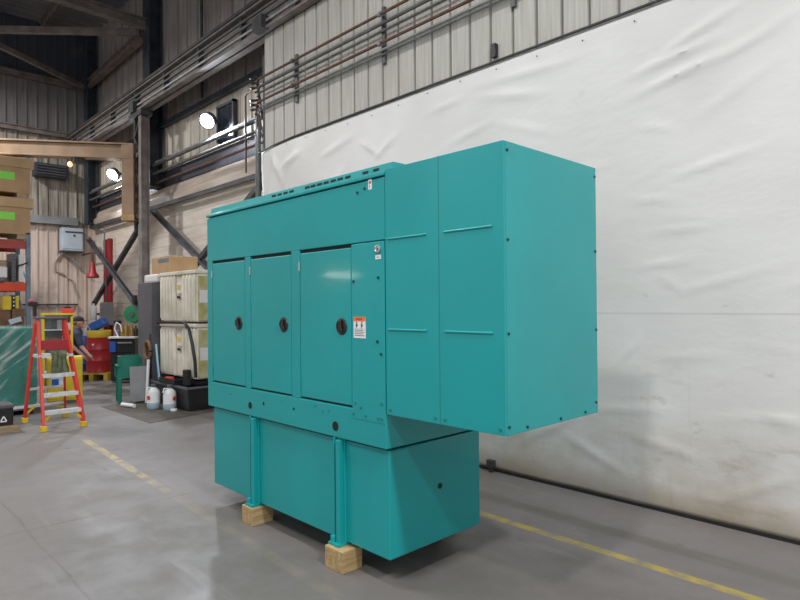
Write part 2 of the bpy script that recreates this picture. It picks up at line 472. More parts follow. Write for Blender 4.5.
bar('end_wall_girt', 'dark horizontal girt along the top of the stained end wall', 'beam', 'steelbrown',
    lambda bm: ibeam(bm, (XB + .13, 4.9, 7.50), (XB + .13, -13, 7.50), .10, .16))
bar('end_wall_girt', 'horizontal girt across the end wall just above the tan jib boom', 'beam', 'steelbrown',
    lambda bm: ibeam(bm, (XB + .13, 4.9, 6.14), (XB + .13, -13, 6.14), .10, .14))
bar('end_wall_girt', 'grey dusty girt across the end wall level with the grey control cabinet', 'beam', 'grey',
    lambda bm: (box(bm, XB + .04, XB + .16, -13, 4.85, 3.78, 3.98)))
bar('end_wall_girt', 'thin dark rail across the end wall low behind the ladder', 'beam', 'steel',
    lambda bm: box(bm, XB + .04, XB + .10, -13, 4.85, 1.66, 1.70))

# building columns
def hcol(bm, x, y, z0, z1, w, d, t=.025):      # wide-flange column, flanges across x
    box(bm, x - t / 2, x + t / 2, y - d / 2, y + d / 2, z0, z1)
    for k in (-1, 1): box(bm, x - w / 2, x + w / 2, y + k * (d / 2) - t / 2, y + k * (d / 2) + t / 2, z0, z1)
def column(label, x, y, z1, w, d, m, z0=0):
    t = thing('steel_column', label, 'column', (x, y, z0), 'columns along the right wall')
    bm = BM(); hcol(bm, x, y, z0, z1, w, d); obj('shaft', bm, m, t)
    bm = BM(); box(bm, x - w * .5, x + w * .5, y - d * .5, 5.30, z0, z0 + .03); obj('base_plate', bm, m, t)
    return t
column('dark bluish steel column in the corner of the end wall and right wall', -17.22, 5.10, 8.95, .30, .22, 'steelblue', 3.80)
column('dark steel building column rising behind the jib mast to the roof', -13.05, 5.12, 8.95, .36, .26, 'steelblue', 4.18)
column('dark steel column behind the pipe drops at the end of the light siding', -8.02, 5.05, 8.95, .30, .26, 'steel')
# laced crane column carrying the runway
t = thing('crane_column', 'laced crane column under the runway girder beside the tan jib mast', 'column', (-12.55, 4.68, 0))
bm = BM(); hcol(bm, -12.40, 4.68, 0, 5.58, .13, .15, .02); obj('main_leg', bm, 'steelbrown', t)
bm = BM(); hcol(bm, -12.74, 4.68, 3.2, 5.58, .07, .12, .015); obj('side_leg', bm, 'steelblue', t)
bm = BM(); z = 3.3; k = 0
while z < 5.2:
    xa, xb = (-12.72, -12.48) if k % 2 == 0 else (-12.48, -12.72)
    beam(bm, (xa, 4.61, z), (xb, 4.61, z + .30), .012, .04); z += .30; k += 1
obj('lacing', bm, 'steel', t)
bm = BM(); tube(bm, [(-12.62, 4.66, 0), (-12.62, 4.66, 3.3)], .022, 8); obj('drain_pipe', bm, 'galv', t, smooth=True)
bm = BM(); box(bm, -12.9, -12.24, 4.56, 4.80, 5.50, 5.60); obj('cap_plate', bm, 'steel', t)

# crane runway girder with rail and conductor bars
t = thing('crane_runway', 'long dark crane runway girder with conductor bars running along the right wall', 'crane rail', (-8, 4.68, 5.6))
bm = BM(); ibeam(bm, (XB + .25, 4.70, 5.84), (5.5, 4.70, 5.84), .26, .46, .03, .035); obj('girder', bm, 'steelbrown', t)
bm = BM(); box(bm, XB + .25, 5.5, 4.55, 4.84, 6.07, 6.12); obj('top_channel', bm, 'steel', t)
bm = BM(); box(bm, XB + .25, 5.5, 4.67, 4.73, 6.12, 6.20); obj('crane_rail', bm, 'steel', t)
for z, m in ((5.72, 'galv'), (5.83, 'darkpipe'), (5.93, 'darkpipe')):
    bm = BM(); box(bm, XB + .25, 5.5, 4.575, 4.60, z - .018, z + .018); obj('conductor_bar', bm, m, t)
for i in range(9):
    x = -17 + i * 1.45; bm = BM(); box(bm, x, x + .05, 4.585, 4.70, 5.66, 6.0); obj('bar_hanger', bm, 'steel', t)
for x in (-7.62, -12.6, -16.9):
    bm = BM(); box(bm, x - .16, x + .1, 4.50, 4.62, 5.60, 5.80); obj('splice_bracket', bm, 'steel', t)

# X bracing and the long strut under the ledge
Y = 5.06
def brace(label, p0, p1):
    bar('wall_brace', label, 'brace', 'steel', lambda bm: angle(bm, p0, p1, .09, .015), 'diagonal braces on the right wall')
brace('dark diagonal brace falling rightward from the jib column to behind the machine', (-12.85, Y, 3.66), (-8.2, Y, 1.20))
brace('dark diagonal brace falling leftward from the pipe drops to behind the machine', (-8.2, Y, 3.74), (-12.85, Y - .06, 1.42))
brace('dark diagonal brace falling leftward from the jib column past the red post', (-13.3, Y, 3.66), (-17.05, Y, 1.66))
brace('dark diagonal brace falling rightward from the corner column to the hose reel', (-17.05, Y - .05, 3.42), (-13.35, Y - .06, 1.52))
bar('wall_strut', 'long dark horizontal strut below the dusty ledge', 'beam', 'steel',
    lambda bm: box(bm, XB + .3, -7.9, 5.09, 5.15, 3.70, 3.77))

# pipes in the band above the ledge
for (z, y, r, m, lab) in ((4.62, 5.05, .035, 'darkpipe', 'upper dark pipe passing below the bright wall floodlight'),
                          (4.70, 5.12, .03, 'galv', 'shiny galvanised pipe catching the glare of the wall floodlight'),
                          (4.44, 5.05, .03, 'darkpipe', 'dark pipe just above the dark grimy band'),
                          (4.26, 5.12, .025, 'rust', 'thin rusty pipe along the dark grimy band above the ledge')):
    bar('wall_pipe', lab, 'pipe', m, lambda bm: tube(bm, [(XB + .5, y, z), (-7.95, y, z)], r, 10), 'pipes above the dusty ledge', smooth=True)

# pipes on the light siding with brackets
for (z, y, r, m, lab) in ((4.955, 4.615, .017, 'rust', 'topmost red-brown pipe on the light siding'),
                          (4.845, 4.63, .019, 'darkpipe', 'dark grey pipe just under the topmost red-brown pipe'),
                          (4.765, 4.64, .014, 'darkpipe', 'thin dark conduit in the middle of the siding pipes'),
                          (4.615, 4.61, .018, 'rust', 'lower red-brown pipe on the light siding'),
                          (4.545, 4.635, .014, 'galv', 'silvery conduit just under the lower red-brown pipe'),
                          (4.495, 4.645, .010, 'darkpipe', 'lowest thin dark conduit on the light siding')):
    def run(bm):
        tube(bm, [(5.5, y, z), (-7.6, y, z), (-7.80, y, z), (-7.90, y + .03, z - .03), (-7.93, y + .08, z - .12), (-7.93, y + .12, z - .35)], r, 8)
    bar('siding_pipe', lab, 'pipe', m, run, 'pipes on the light siding', smooth=True)
for (x, lab) in ((-6.90, 'pipe bracket on the siding nearest the dark pipe drops'), (-5.11, 'pipe bracket on the siding above the machine roof with a silver clamp'),
                 (-3.3, 'pipe bracket on the siding past the top of the photo'),):
    t = thing('pipe_bracket', lab, 'bracket', (x, 4.66, 4.42), 'strut brackets on the light siding')
    bm = BM(); box(bm, x - .025, x + .025, 4.665, 4.70, 4.40, 5.06); obj('strut', bm, 'darkpipe', t)
    for z in (4.955, 4.615):
        bm = BM(); lathe(bm, [(.03, -.02), (.03, .02)], (x, 4.612, z), 12, V((1, 0, 0))); obj('clamp', bm, 'galv' if x == -5.11 else 'darkpipe', t)

# vertical pipe drops and a looped conduit at the siding's end
for (x, y, z0, z1, r, m, lab) in ((-8.30, 4.88, .02, 4.70, .03, 'darkpipe', 'leftmost dark pipe drop beside the tarp edge'),
                               (-8.12, 4.80, .02, 4.52, .03, 'steel', 'middle dark pipe drop beside the tarp edge'),
                               (-7.97, 4.72, .02, 4.30, .028, 'darkpipe', 'pipe drop closest to the tarp edge')):
    bar('pipe_drop', lab, 'pipe', m, lambda bm: tube(bm, [(x, y, z0), (x, y, z1)], r, 10), 'pipe drops beside the tarp edge', smooth=True)
bar('conduit', 'thin conduit with a square bend at the left of the siding pipes', 'conduit', 'rust',
    lambda bm: tube(bm, [(-8.86, 5.0, 3.8), (-8.86, 5.0, 5.06), (-8.80, 5.0, 5.10), (-8.0, 4.82, 5.02)], .016, 8), smooth=True)
for (z, lab) in ((4.93, 'upper black coiled air hose at the end of the siding pipes'), (4.60, 'lower black coiled air hose at the end of the siding pipes')):
    pts = [(-7.99 + .08 * math.cos(a), 4.66 + .05 * math.sin(a), z + .14 - a * .011) for a in [i * .45 for i in range(48)]]
    bar('coiled_hose', lab, 'hose', 'black', lambda bm: tube(bm, pts, .014, 6), smooth=True)
bar('roof_conduit', 'thin vertical conduit on the brown upper wall above the runway', 'conduit', 'steel',
    lambda bm: tube(bm, [(-10.9, 5.22, 5.62), (-10.9, 5.22, 6.7), (-10.86, 5.20, 6.8), (-10.86, 5.2, 8.9)], .03, 8), smooth=True)
bar('wall_switch', 'small black box on the light siding just above the tarp rail', 'switch', 'black',
    lambda bm: box(bm, -3.555, -3.50, 4.655, 4.70, 3.99, 4.12))

# wall floodlights (lit)
def light(name, typ, loc, parent, power, color, size=None, direction=None, spread=None, radius=.15):
    ld = bpy.data.lights.new(name, typ); ld.energy = power; ld.color = color
    if typ == 'AREA':
        ld.shape = 'DISK'; ld.size = size
        if spread: ld.spread = spread
    else: ld.shadow_soft_size = radius
    o = bpy.data.objects.new(name, ld); COL.objects.link(o)
    if direction: o.rotation_euler = V(direction).to_track_quat('-Z', 'Y').to_euler()
    if parent: o.parent = parent; o.location = V(loc) - WORLD[parent]
    else: o.location = loc
    return o
FLOOD = []
for (p, lab, pw) in (((-10.25, 5.0, 4.97), 'lit floodlight on the right wall above the shiny pipes', 110),
                     ((-15.1, 4.95, 4.78), 'lit floodlight glaring beside the tan jib mast', 80)):
    t = thing('floodlight', lab, 'floodlight', (p[0], p[1], p[2] - .2), 'lit floodlights on the right wall')
    d = V((.35, -.75, -.60)).normalized(); p = V(p)
    bm = BM(); lathe(bm, [(.05, -.16), (.13, -.12), (.15, -.02), (.165, .0), (.15, .0)], p, 20, d); obj('housing', bm, 'steel', t, smooth=True)
    bm = BM(); lathe(bm, [(.135, 0), (.12, .03), (.07, .05), (.0, .055)], p, 20, d); obj('lens', bm, 'lens', t, smooth=True)
    bm = BM(); beam(bm, p - d * .14, (p.x - .02, 5.27, p.z + .02), .05, .05); obj('bracket', bm, 'steel', t)
    light('bulb', 'AREA', p + d * .08, t, pw, (.86, .92, 1.0), .28, d)
    FLOOD.append(t)

# high-bay lamps under the roof (outside the picture)
def high_bay(x, y, z, pw, lab):
    t = thing('high_bay_lamp', lab, 'lamp', (x, y, z), 'high bay lamps under the roof')
    bm = BM(); lathe(bm, [(.06, .42), (.10, .40), (.12, .22), (.32, .02), (.33, 0), (.31, 0), (.10, .20)], (x, y, z), 28); obj('reflector', bm, 'alu', t, smooth=True)
    bm = BM(); tube(bm, [(x, y, z + .40), (x, y, 8.99)], .012, 8); obj('hanger', bm, 'steel', t)
    light('bulb', 'AREA', (x, y, z - .02), t, pw, (1.0, .985, .965), .64, (0, 0, -1))
high_bay(-.4, -2.3, 7.2, 345, 'high bay lamp nearest above the camera')
high_bay(-7.2, -1.0, 7.2, 150, 'high bay lamp above the open floor left of the machine')
high_bay(-14.6, .2, 7.2, 420, 'high bay lamp near the end wall over the pallet rack')
high_bay(3.5, 1.2, 7.2, 540, 'high bay lamp behind the camera near the tarp wall')
high_bay(-4.6, 1.2, 7.2, 120, 'unseen high bay lamp added to brighten the upper tarp')  # extra lamp, added to light the top of the tarp
high_bay(-4.0, -8.0, 7.2, 80, 'high bay lamp far out over the left side of the hall')
high_bay(-11.5, -8.0, 7.2, 200, 'high bay lamp far out near the end wall')

# tube lamp on the end wall, reflected in the machine's door
t = thing('wall_tube_lamp', 'long tube lamp on the end wall far left of the rack', 'lamp', (XB + .1, -9.2, 2.6))
bm = BM(); box(bm, XB + .03, XB + .10, -9.9, -8.5, 2.62, 2.82); obj('housing', bm, 'lightgrey', t)
bm = BM(); tube(bm, [(XB + .18, -9.85, 2.72), (XB + .18, -8.55, 2.72)], .08, 10); obj('tube', bm, 'tubelens', t)

# ================================================================== TARP WALL
def crease(u, z, cx, cz, ln, wd, ang, amp):
    c, s = math.cos(ang), math.sin(ang); a = (u - cx) * c + (z - cz) * s; b = -(u - cx) * s + (z - cz) * c
    return amp * math.exp(-(a / ln) ** 2 - (b / wd) ** 2)
CR = [(-7.3, 3.55, .25, .05, -1.0, .05), (-7.45, 3.2, .5, .06, 1.45, .04), (-7.1, 3.3, .35, .05, 1.2, -.035), (-6.95, 3.62, .2, .05, .3, .04),
      (-5.3, 3.45, .18, .035, -.6, .05), (-5.0, 3.42, .18, .035, .5, .05), (-5.9, 3.6, .3, .04, .2, .03),
      (-4.1, 3.66, .22, .03, .1, .04), (-3.2, 3.72, .45, .035, -.05, .05), (-3.3, 3.55, .3, .04, -.2, .03), (-3.8, 3.3, .25, .03, .2, .03),
      (-1.8, 3.45, .30, .025, .15, .045), (-1.7, 3.32, .34, .03, .2, .05), (-1.55, 3.62, .3, .03, .35, .05), (-1.25, 3.42, .3, .03, .4, .03),
      (-1.95, 2.95, .12, .02, -.25, .025), (-1.55, 2.6, .25, .02, .2, .03), (-2.0, 2.4, .15, .02, -.1, .02), (-1.75, 2.15, .2, .02, 0, .02),
      (-1.9, 1.9, .2, .02, .1, .022), (-1.85, 1.75, .1, .02, -.6, .02), (-1.5, 1.75, .3, .02, .25, .02), (-2.2, 1.2, .12, .02, .8, .025), (-1.7, 1.2, .2, .025, .1, .015),
      (-2.2, .75, .3, .03, .1, .025), (-2.9, .5, .25, .03, .5, .03), (-2.5, .35, .3, .03, -.4, .03), (-3.3, .4, .2, .03, .7, .03),
      (-1.9, .5, .25, .03, -.2, .03), (-1.3, .3, .2, .03, .5, .03), (-1.2, .8, .3, .02, .1, .02), (-6.2, 3.0, .4, .04, .6, .02)]
random.seed(3)
for _ in range(46):
    CR.append((random.uniform(-7.5, 3), random.uniform(.3, 3.4), random.uniform(.1, .4), random.uniform(.02, .05), random.uniform(-.7, .7), random.uniform(-.016, .02)))
U0, U1, ZB, ZT = -7.70, 5.6, .022, 3.90
nu, nz = 420, 124
bm = BM(); rows = []
for j in range(nz + 1):
    row = []
    for i in range(nu + 1):
        u = U0 + (U1 - U0) * i / nu; zz = ZB + (ZT - ZB) * j / nz
        d = .012 * noise.noise(V((u * .8, zz * .5, 1))) + .006 * noise.noise(V((u * 2.5, zz * 1.6, 4)))
        for c in CR:
            if abs(u - c[0]) < 1.2 and abs(zz - c[1]) < 1.2: d += crease(u, zz, *c) * .42
        if zz > 3.6: d *= max(0, (3.92 - zz) / .32)
        top = 0 if u > -6.9 else -(u + 6.9) ** 2 * .08
        row.append(bm.verts.new((u + (.03 * math.sin(zz * 3) if i == 0 else 0), 4.615 - d, zz + top * (zz / ZT))))
    rows.append(row)
for a, b in zip(rows, rows[1:]):
    for i in range(nu): bm.faces.new((a[i], a[i+1], b[i+1], b[i]))
tarp = thing('tarp_wall', 'large white vinyl tarp hung flat along the right wall, dirty near the floor', 'tarp', (-3, 4.62, 0))
o = obj('tarp_sheet', bm, 'tarp', tarp, smooth=True, recalc=False)
md = o.modifiers.new('thickness', 'SOLIDIFY'); md.thickness = .003
bm = BM(); pts = [(-7.78, 4.60, 3.845), (-7.4, 4.60, 3.885), (-6.9, 4.60, 3.905), (5.6, 4.60, 3.92)]
tube(bm, pts, .013, 10); obj('top_rail', bm, 'steel', tarp, smooth=True)
bm = BM()
for i in range(30):
    x = -7.5 + i * .45; lathe(bm, [(.006, 0), (.006, .006)], (x, 4.605, 3.83 + .015 * math.sin(i)), 8, V((0, -1, 0)))
obj('grommet', bm, 'steel', tarp)
bm = BM(); box(bm, -7.7, 5.6, 4.604, 4.66, .0, .022); b = struct('tarp_gap_shade', bm, 'gapshade')  # gap under the tarp, its shade painted as a black strip
bar('wall_clip', 'small dark metal clip at the foot of the tarp behind the machine', 'clip', 'steel',
    lambda bm: (box(bm, -3.56, -3.49, 4.535, 4.59, .05, .115), box(bm, -3.54, -3.51, 4.545, 4.59, .0, .05)))

# ================================================================== GENERATOR
G = thing('generator_set', 'big teal enclosed generator with side doors and overhanging end hood, raised on timber blocks', 'generator', (-3.3, 2.7, .13))
T = 'teal'
XL, XR, YF, YK = -4.66, -2.485, 2.268, 3.133
bm = BM(); box(bm, -4.618, -2.496, 2.298, 3.11, .15, .772); tank = obj('fuel_tank', bm, T, G, bev=.008)
bm = BM(); lathe(bm, [(.018, 0), (.018, .005), (.008, .005), (.008, -.003)], (-2.496, 2.72, .485), 14, V((1, 0, 0))); obj('drain_plug', bm, 'bolt', tank)
bm = BM(); box(bm, -4.58, -2.52, 2.32, 3.09, .770, .79); obj('tank_gap_shade', bm, 'hole', G)  # black strip between tank and skid, gap shade put into its colour
bm = BM(); box(bm, XL, XR, YF, YK, .785, .985); skid = obj('skid_base', bm, T, G, bev=.006)
for x, z, r in ((-3.98, .862, .026), (-2.95, .853, .030), (-3.79, .898, .012), (-3.405, .905, .010)):
    bm = BM(); lathe(bm, [(r, 0), (r, .0015)], (x, YF, z), 20, V((0, -1, 0))); obj('lifting_hole' if r > .02 else 'bolt_hole', bm, 'hole', skid)
for x, z in ((-4.27, .92), (-3.55, .94), (-3.16, .955), (-3.08, .93), (-3.02, .94)):
    bm = BM(); lathe(bm, [(.007, 0), (.006, .004)], (x, YF, z), 10, V((0, -1, 0))); obj('bolt', bm, 'tealedge', skid)
# canopy body, set slightly behind its front panels
bm = BM(); box(bm, XL, XR, 2.292, YK, .985, 2.33); can = obj('canopy', bm, T, G, bev=.006)
bm = BM(); box(bm, XL, XR, YF, 2.292, 1.968, 2.322)
obj('header_panel', bm, T, can, bev=.004)
for a, b in ((-4.66, -4.573), (-4.047, -3.967), (-3.427, -3.327)):
    bm = BM(); box(bm, a, b, YF, 2.292, .985, 1.968); obj('door_post', bm, T, can, bev=.003)
bm = BM(); box(bm, -4.57, -2.785, 2.287, 2.2925, 1.943, 1.967); obj('door_gap_shade', bm, 'gapshade', can)  # black strip painting the shade in the gap above the doors
bm = BM(); box(bm, -4.57, -2.785, 2.284, 2.2925, .986, 1.000); obj('sill_gap_shade', bm, 'gapshade', can)  # shade of the gap below the doors, drawn as a black strip
bm = BM(); box(bm, -2.783, -2.490, YF - .002, 2.292, .925, 1.962); pan = obj('control_panel_cover', bm, T, can, bev=.004)
for x, z in ((-2.76, 1.74), (-2.54, 1.755), (-2.75, 1.02), (-2.52, 1.04), (-2.77, .955), (-2.66, .955), (-2.55, .955), (-2.52, .955), (-2.52, 1.32), (-2.70, 1.0), (-2.55, 1.39)):
    bm = BM(); lathe(bm, [(.009, 0), (.008, .006)], (x, YF - .002, z), 10, V((0, -1, 0))); obj('bolt', bm, 'bolt' if z > 1.2 else 'tealedge', pan)
for x, z in ((-2.72, 2.265), (-2.655, 2.28)):
    bm = BM(); lathe(bm, [(.009, 0), (.008, .006)], (x, YF, z), 10, V((0, -1, 0))); obj('bolt', bm, 'bolt', can)
# lip and sloped roof cap with vent slots
bm = BM(); box(bm, XL - .006, XR, YF - .008, YK, 2.330, 2.352); obj('roof_lip', bm, T, can, bev=.004)
bm = BM(); prism_x(bm, [(2.288, 2.352), (2.296, 2.405), (3.10, 2.405), (3.115, 2.352)], -4.635, -2.44); cap = obj('roof_cap', bm, T, can, bev=.003)
for x in (-3.70, -3.625, -3.55, -3.475, -3.29, -3.225, -3.155, -3.085, -3.01, -2.94, -2.865, -2.70, -2.605):
    bm = BM(); rbox(bm, (x + .025, 2.2915, 2.380), (.05, .004, .014), Matrix.Rotation(-math.atan2(.008, .053), 3, 'X')); obj('vent_slot', bm, 'hole', cap)
# doors
for x0, x1, hx in ((-4.568, -4.052, -4.14), (-3.962, -3.432, -3.52), (-3.322, -2.788, -2.88)):
    bm = BM(); box(bm, x0, x1, YF, 2.286, .998, 1.945); d = obj('door', bm, T, G, bev=.005)
    bm = BM(); lathe(bm, [(.052, 0), (.050, .006), (.043, .009), (.040, .003)], (hx, YF, 1.47), 28, V((0, -1, 0)))
    l = obj('latch', bm, 'latch', d, smooth=True); l['label'] = 'round black recessed latch'
    bm = BM(); rbox(bm, (hx - .004, YF - .010, 1.475), (.026, .014, .066), Matrix.Identity(3)); obj('paddle', bm, 'latch', l, bev=.004)
    bm = BM(); lathe(bm, [(.010, 0), (.009, .004)], (hx + .004, YF - .009, 1.448), 12, V((0, -1, 0))); obj('lock_cylinder', bm, 'latchkey', l)
    for z in (1.86, 1.08):
        bm = BM(); tube(bm, [(x0 - .003, YF - .004, z - .03), (x0 - .003, YF - .004, z + .03)], .006, 8); obj('hinge', bm, 'chrome' if z > 1.5 else T, d)
# labels and gauge
Y0 = YF - .0028
def plate(name, x0, x1, z0, z1, m, parent, y=Y0, t=.0012):
    bm = BM(); box(bm, x0, x1, y - t, y, z0, z1); return obj(name, bm, m, parent)
wl = plate('warning_label', -2.762, -2.652, 1.405, 1.530, 'white', pan); wl['label'] = 'white warning label with an orange top strip'
plate('label_header', -2.762, -2.652, 1.505, 1.530, 'orange', wl, Y0 - .0012)
plate('header_text', -2.735, -2.68, 1.512, 1.523, 'redink', wl, Y0 - .0024, .0004)
for x0 in (-2.745, -2.698):                    # two small pictogram figures
    bm = BM(); lathe(bm, [(.006, 0), (.006, .0006)], (x0 + .012, Y0 - .0012, 1.496), 10, V((0, -1, 0)))
    box(bm, x0 + .004, x0 + .020, Y0 - .0018, Y0 - .0012, 1.472, 1.489); box(bm, x0 + .006, x0 + .011, Y0 - .0018, Y0 - .0012, 1.462, 1.473)
    obj('pictogram', bm, 'ink', wl)
for i in range(4):
    plate('text_line', -2.752, -2.662 - .012 * (i % 2), 1.418 + i * .0105, 1.422 + i * .0105, 'ink', wl, Y0 - .0012, .0004)
plate('label_rule', -2.758, -2.656, 1.4585, 1.4598, 'ink', wl, Y0 - .0012, .0004)
st = plate('roof_sticker', -2.622, -2.592, 2.268, 2.325, 'white', can, YF); st['label'] = 'small white sticker under the roof lip'
plate('sticker_mark', -2.616, -2.598, 2.300, 2.316, 'redink', st, YF - .0012, .0004); plate('sticker_mark', -2.612, -2.606, 2.274, 2.296, 'redink', st, YF - .0012, .0004)
bm = BM(); lathe(bm, [(.024, 0), (.024, .006), (.018, .008), (.016, .004)], (-2.540, Y0, 1.918), 24, V((0, -1, 0))); g = obj('lock_rosette', bm, 'chrome', pan, smooth=True)
bm = BM(); box(bm, -2.543, -2.537, Y0 - .006, Y0 - .003, 1.911, 1.926); obj('keyhole', bm, 'ink', g)
pl = plate('name_plate', -2.562, -2.515, 1.860, 1.884, 'white', pan); plate('text_line', -2.552, -2.526, 1.869, 1.874, 'grey', pl, Y0 - .0012, .0004)
# hood
HX0, HX1 = -2.481, -1.666; HM = -2.075; ZH0, ZH1 = .985, 2.362
bm = BM(); box(bm, HX0, HX1 - .004, YF + .004, YK - .003, ZH0 + .004, ZH1 - .003); hood = obj('end_hood', bm, T, G)
for a, b in ((HX0, HM - .003), (HM + .003, HX1)):
    bm = BM(); box(bm, a, b, YF, YF + .004, ZH0, ZH1); hp = obj('hood_side_panel', bm, T, hood, bev=.002)
    for z in (1.968, 1.462):
        bm = BM(); r = [(a + .02 if a == HX0 else a + .035, YF, z), (b - .085 if a == HX0 else b - .065, YF, z)]
        tube(bm, r, .0065, 8); obj('pressed_rib', bm, T, hp, smooth=True)
    for x in (a + .03, b - .03):
        bm = BM(); lathe(bm, [(.009, 0), (.008, .006)], (x, YF, ZH0 + .03), 10, V((0, -1, 0))); obj('bolt', bm, 'tealedge', hp)
bm = BM(); box(bm, HM - .004, HM + .004, YF + .001, YF + .005, ZH0, ZH1); obj('panel_seam', bm, 'tealedge', hood)
bm = BM(); box(bm, HX1 - .004, HX1 + .002, YF + .014, YK, ZH0, ZH1); ep = obj('hood_end_panel', bm, T, hood, bev=.002)
bm = BM(); box(bm, HX1 - .004, HX1 + .0005, YF, YF + .014, ZH0, ZH1); obj('corner_flange', bm, T, hood, bev=.002)
for y, z in ((2.295, 2.32), (2.295, 1.90), (2.295, 1.46), (2.293, 1.025), (2.44, 1.005), (2.74, 1.004), (2.99, 1.005), (3.11, 1.045), (3.118, 1.45), (3.118, 1.89), (3.118, 2.31)):
    bm = BM(); lathe(bm, [(.0075, 0), (.0065, .006)], (HX1 + .002, y, z), 10, V((1, 0, 0))); obj('bolt', bm, 'bolt', ep)
bm = BM(); lathe(bm, [(.010, 0), (.009, .007)], (HX1 - .05, YK - .003, 1.22), 10, V((0, 1, 0))); obj('bolt', bm, 'bolt', hood)
# support channels with feet
for (xa, xb, front) in ((-3.985, -3.900, 1), (-2.970, -2.885, 1)):
    bm = BM(); box(bm, xa, xb, 2.286, 2.300, .135, .785)          # back plate
    box(bm, xb - .048, xb - .010, 2.252, 2.288, .135, .775)       # square tube
    box(bm, xa, xa + .012, 2.262, 2.288, .135, .785)              # thin return flange
    leg = obj('support_leg', bm, T, G, bev=.004)
    bm = BM(); box(bm, xa - .015, xb, 2.232, 2.34, .130, .148); obj('foot_plate', bm, T, leg, bev=.002)
    bm = BM(); lathe(bm, [(.018, 0), (.018, .035), (.010, .037)], (xa + .012, 2.252, .148), 14); obj('anchor_stud', bm, T, leg, smooth=True)
for xa in (-4.045, -3.005):
    bm = BM(); box(bm, xa, xa + .12, 3.108, 3.122, .135, .785); box(bm, xa + .06, xa + .11, 3.122, 3.156, .135, .775); leg = obj('support_leg', bm, T, G, bev=.004)
    bm = BM(); box(bm, xa - .03, xa + .115, 3.06, 3.185, .130, .148); obj('foot_plate', bm, T, leg)
for x0, x1, y0, y1, lab in ((-4.030, -3.885, 2.222, 2.40, 'pine block under the machine\'s front foot farther from the hood'),
                            (-2.988, -2.812, 2.208, 2.36, 'pine block under the machine\'s front foot nearer the hood'),
                            (-4.075, -3.912, 3.03, 3.21, 'pine block under the machine\'s rear foot farther from the hood'),
                            (-2.988, -2.812, 3.03, 3.21, 'pine block under the machine\'s rear foot nearer the hood')):
    bm = BM(); box(bm, x0, x1, y0, y1, 0, .130); tag(obj('timber_block', bm, 'timber', bev=.004), lab, 'wooden block', 'timber blocks under the machine')

# ================================================================== JIB CRANE
t = thing('jib_crane', 'tan wall-mounted jib crane with a long boom reaching over the rack', 'crane', (-12.82, 4.5, 3.36))
bm = BM(); rbox(bm, (-12.78, 4.545, 4.16), (.25, .25, 1.56), Matrix.Rotation(math.radians(45), 3, 'Z')); obj('mast', bm, 'tan', t, bev=.008)
bm = BM(); rbox(bm, (-12.78, 4.545, 3.43), (.27, .27, .12), Matrix.Rotation(math.radians(45), 3, 'Z')); obj('lower_pivot', bm, 'tanlight', t, bev=.008)
bm = BM()
p0, p1 = V((-12.70, 4.63, 4.945)), V((-16.1, 1.08, 5.17))
beam(bm, p0, p1, .26, .035)
o = V((0, 0, .15)); beam(bm, p0 - o, p1 - o, .16, .25); beam(bm, p0 - o * 1.95, p1 - o * 1.95, .26, .03)
obj('boom', bm, 'tan', t, bev=.005)
bm = BM()
for z in (3.46, 4.72): beam(bm, (-12.74, 4.56, z), (-12.5, 4.70, z), .10, .09)
obj('mount_bracket', bm, 'steel', t)
bm = BM(); box(bm, -13.66, -13.42, 3.66, 3.86, 4.60, 4.69); tr = obj('trolley', bm, 'steel', t)
bm = BM(); ellip(bm, (-13.56, 3.62, 4.55), (.05, .05, .06), 12); obj('signal_lamp', bm, 'amber', tr, smooth=True)

# ================================================================== END-WALL FITTINGS
t = thing('control_cabinet', 'light grey control cabinet on the end wall beside the corner column', 'electrical cabinet', (XB + .2, 4.71, 3.08))
bm = BM(); box(bm, XB + .06, XB + .30, 4.42, 4.93, 3.09, 3.69); cb = obj('box', bm, 'lightgrey', t, bev=.01)
bm = BM(); box(bm, XB + .29, XB + .315, 4.44, 4.91, 3.14, 3.62); dd = obj('door', bm, 'lightgrey', t, bev=.006)
bm = BM(); box(bm, XB + .315, XB + .325, 4.50, 4.93, 3.56, 3.60); obj('top_slot', bm, 'ink', dd)
bm = BM(); lathe(bm, [(.03, 0), (.03, .012)], (XB + .315, 4.71, 3.49), 14, V((1, 0, 0))); obj('handle', bm, 'ink', dd)
bm = BM(); box(bm, XB + .06, XB + .32, 4.41, 4.93, 3.05, 3.09); obj('plinth', bm, 'steel', t)
bar('cable', 'brown cable looping down the end wall below the control cabinet', 'cable', 'ledge',
    lambda bm: tube(bm, [(XB + .045, 4.46, 3.05), (XB + .045, 4.30, 2.75), (XB + .045, 4.32, 2.55), (XB + .045, 4.5, 2.5), (XB + .045, 4.75, 2.3), (XB + .045, 4.85, 1.9)], .02, 8), smooth=True)
bar('conduit', 'grey diagonal conduit below the control cabinet', 'conduit', 'galv',
    lambda bm: tube(bm, [(XB + .2, 4.50, 3.05), (XB + .2, 4.95, 2.62)], .025, 8), smooth=True)
t = thing('vent_hood', 'dark louvred vent box high on the end wall beside the stacked cartons', 'vent', (XB + .2, 4.18, 4.95))
bm = BM(); box(bm, XB + .05, XB + .35, 3.80, 4.55, 4.96, 5.30); v = obj('casing', bm, 'steelblue', t, bev=.01)
bm = BM()
for z in (5.03, 5.10, 5.17, 5.24): rbox(bm, (XB + .37, 4.175, z), (.05, .68, .012), Matrix.Rotation(.6, 3, 'Y'))
obj('louvre', bm, 'darkgrey', t)

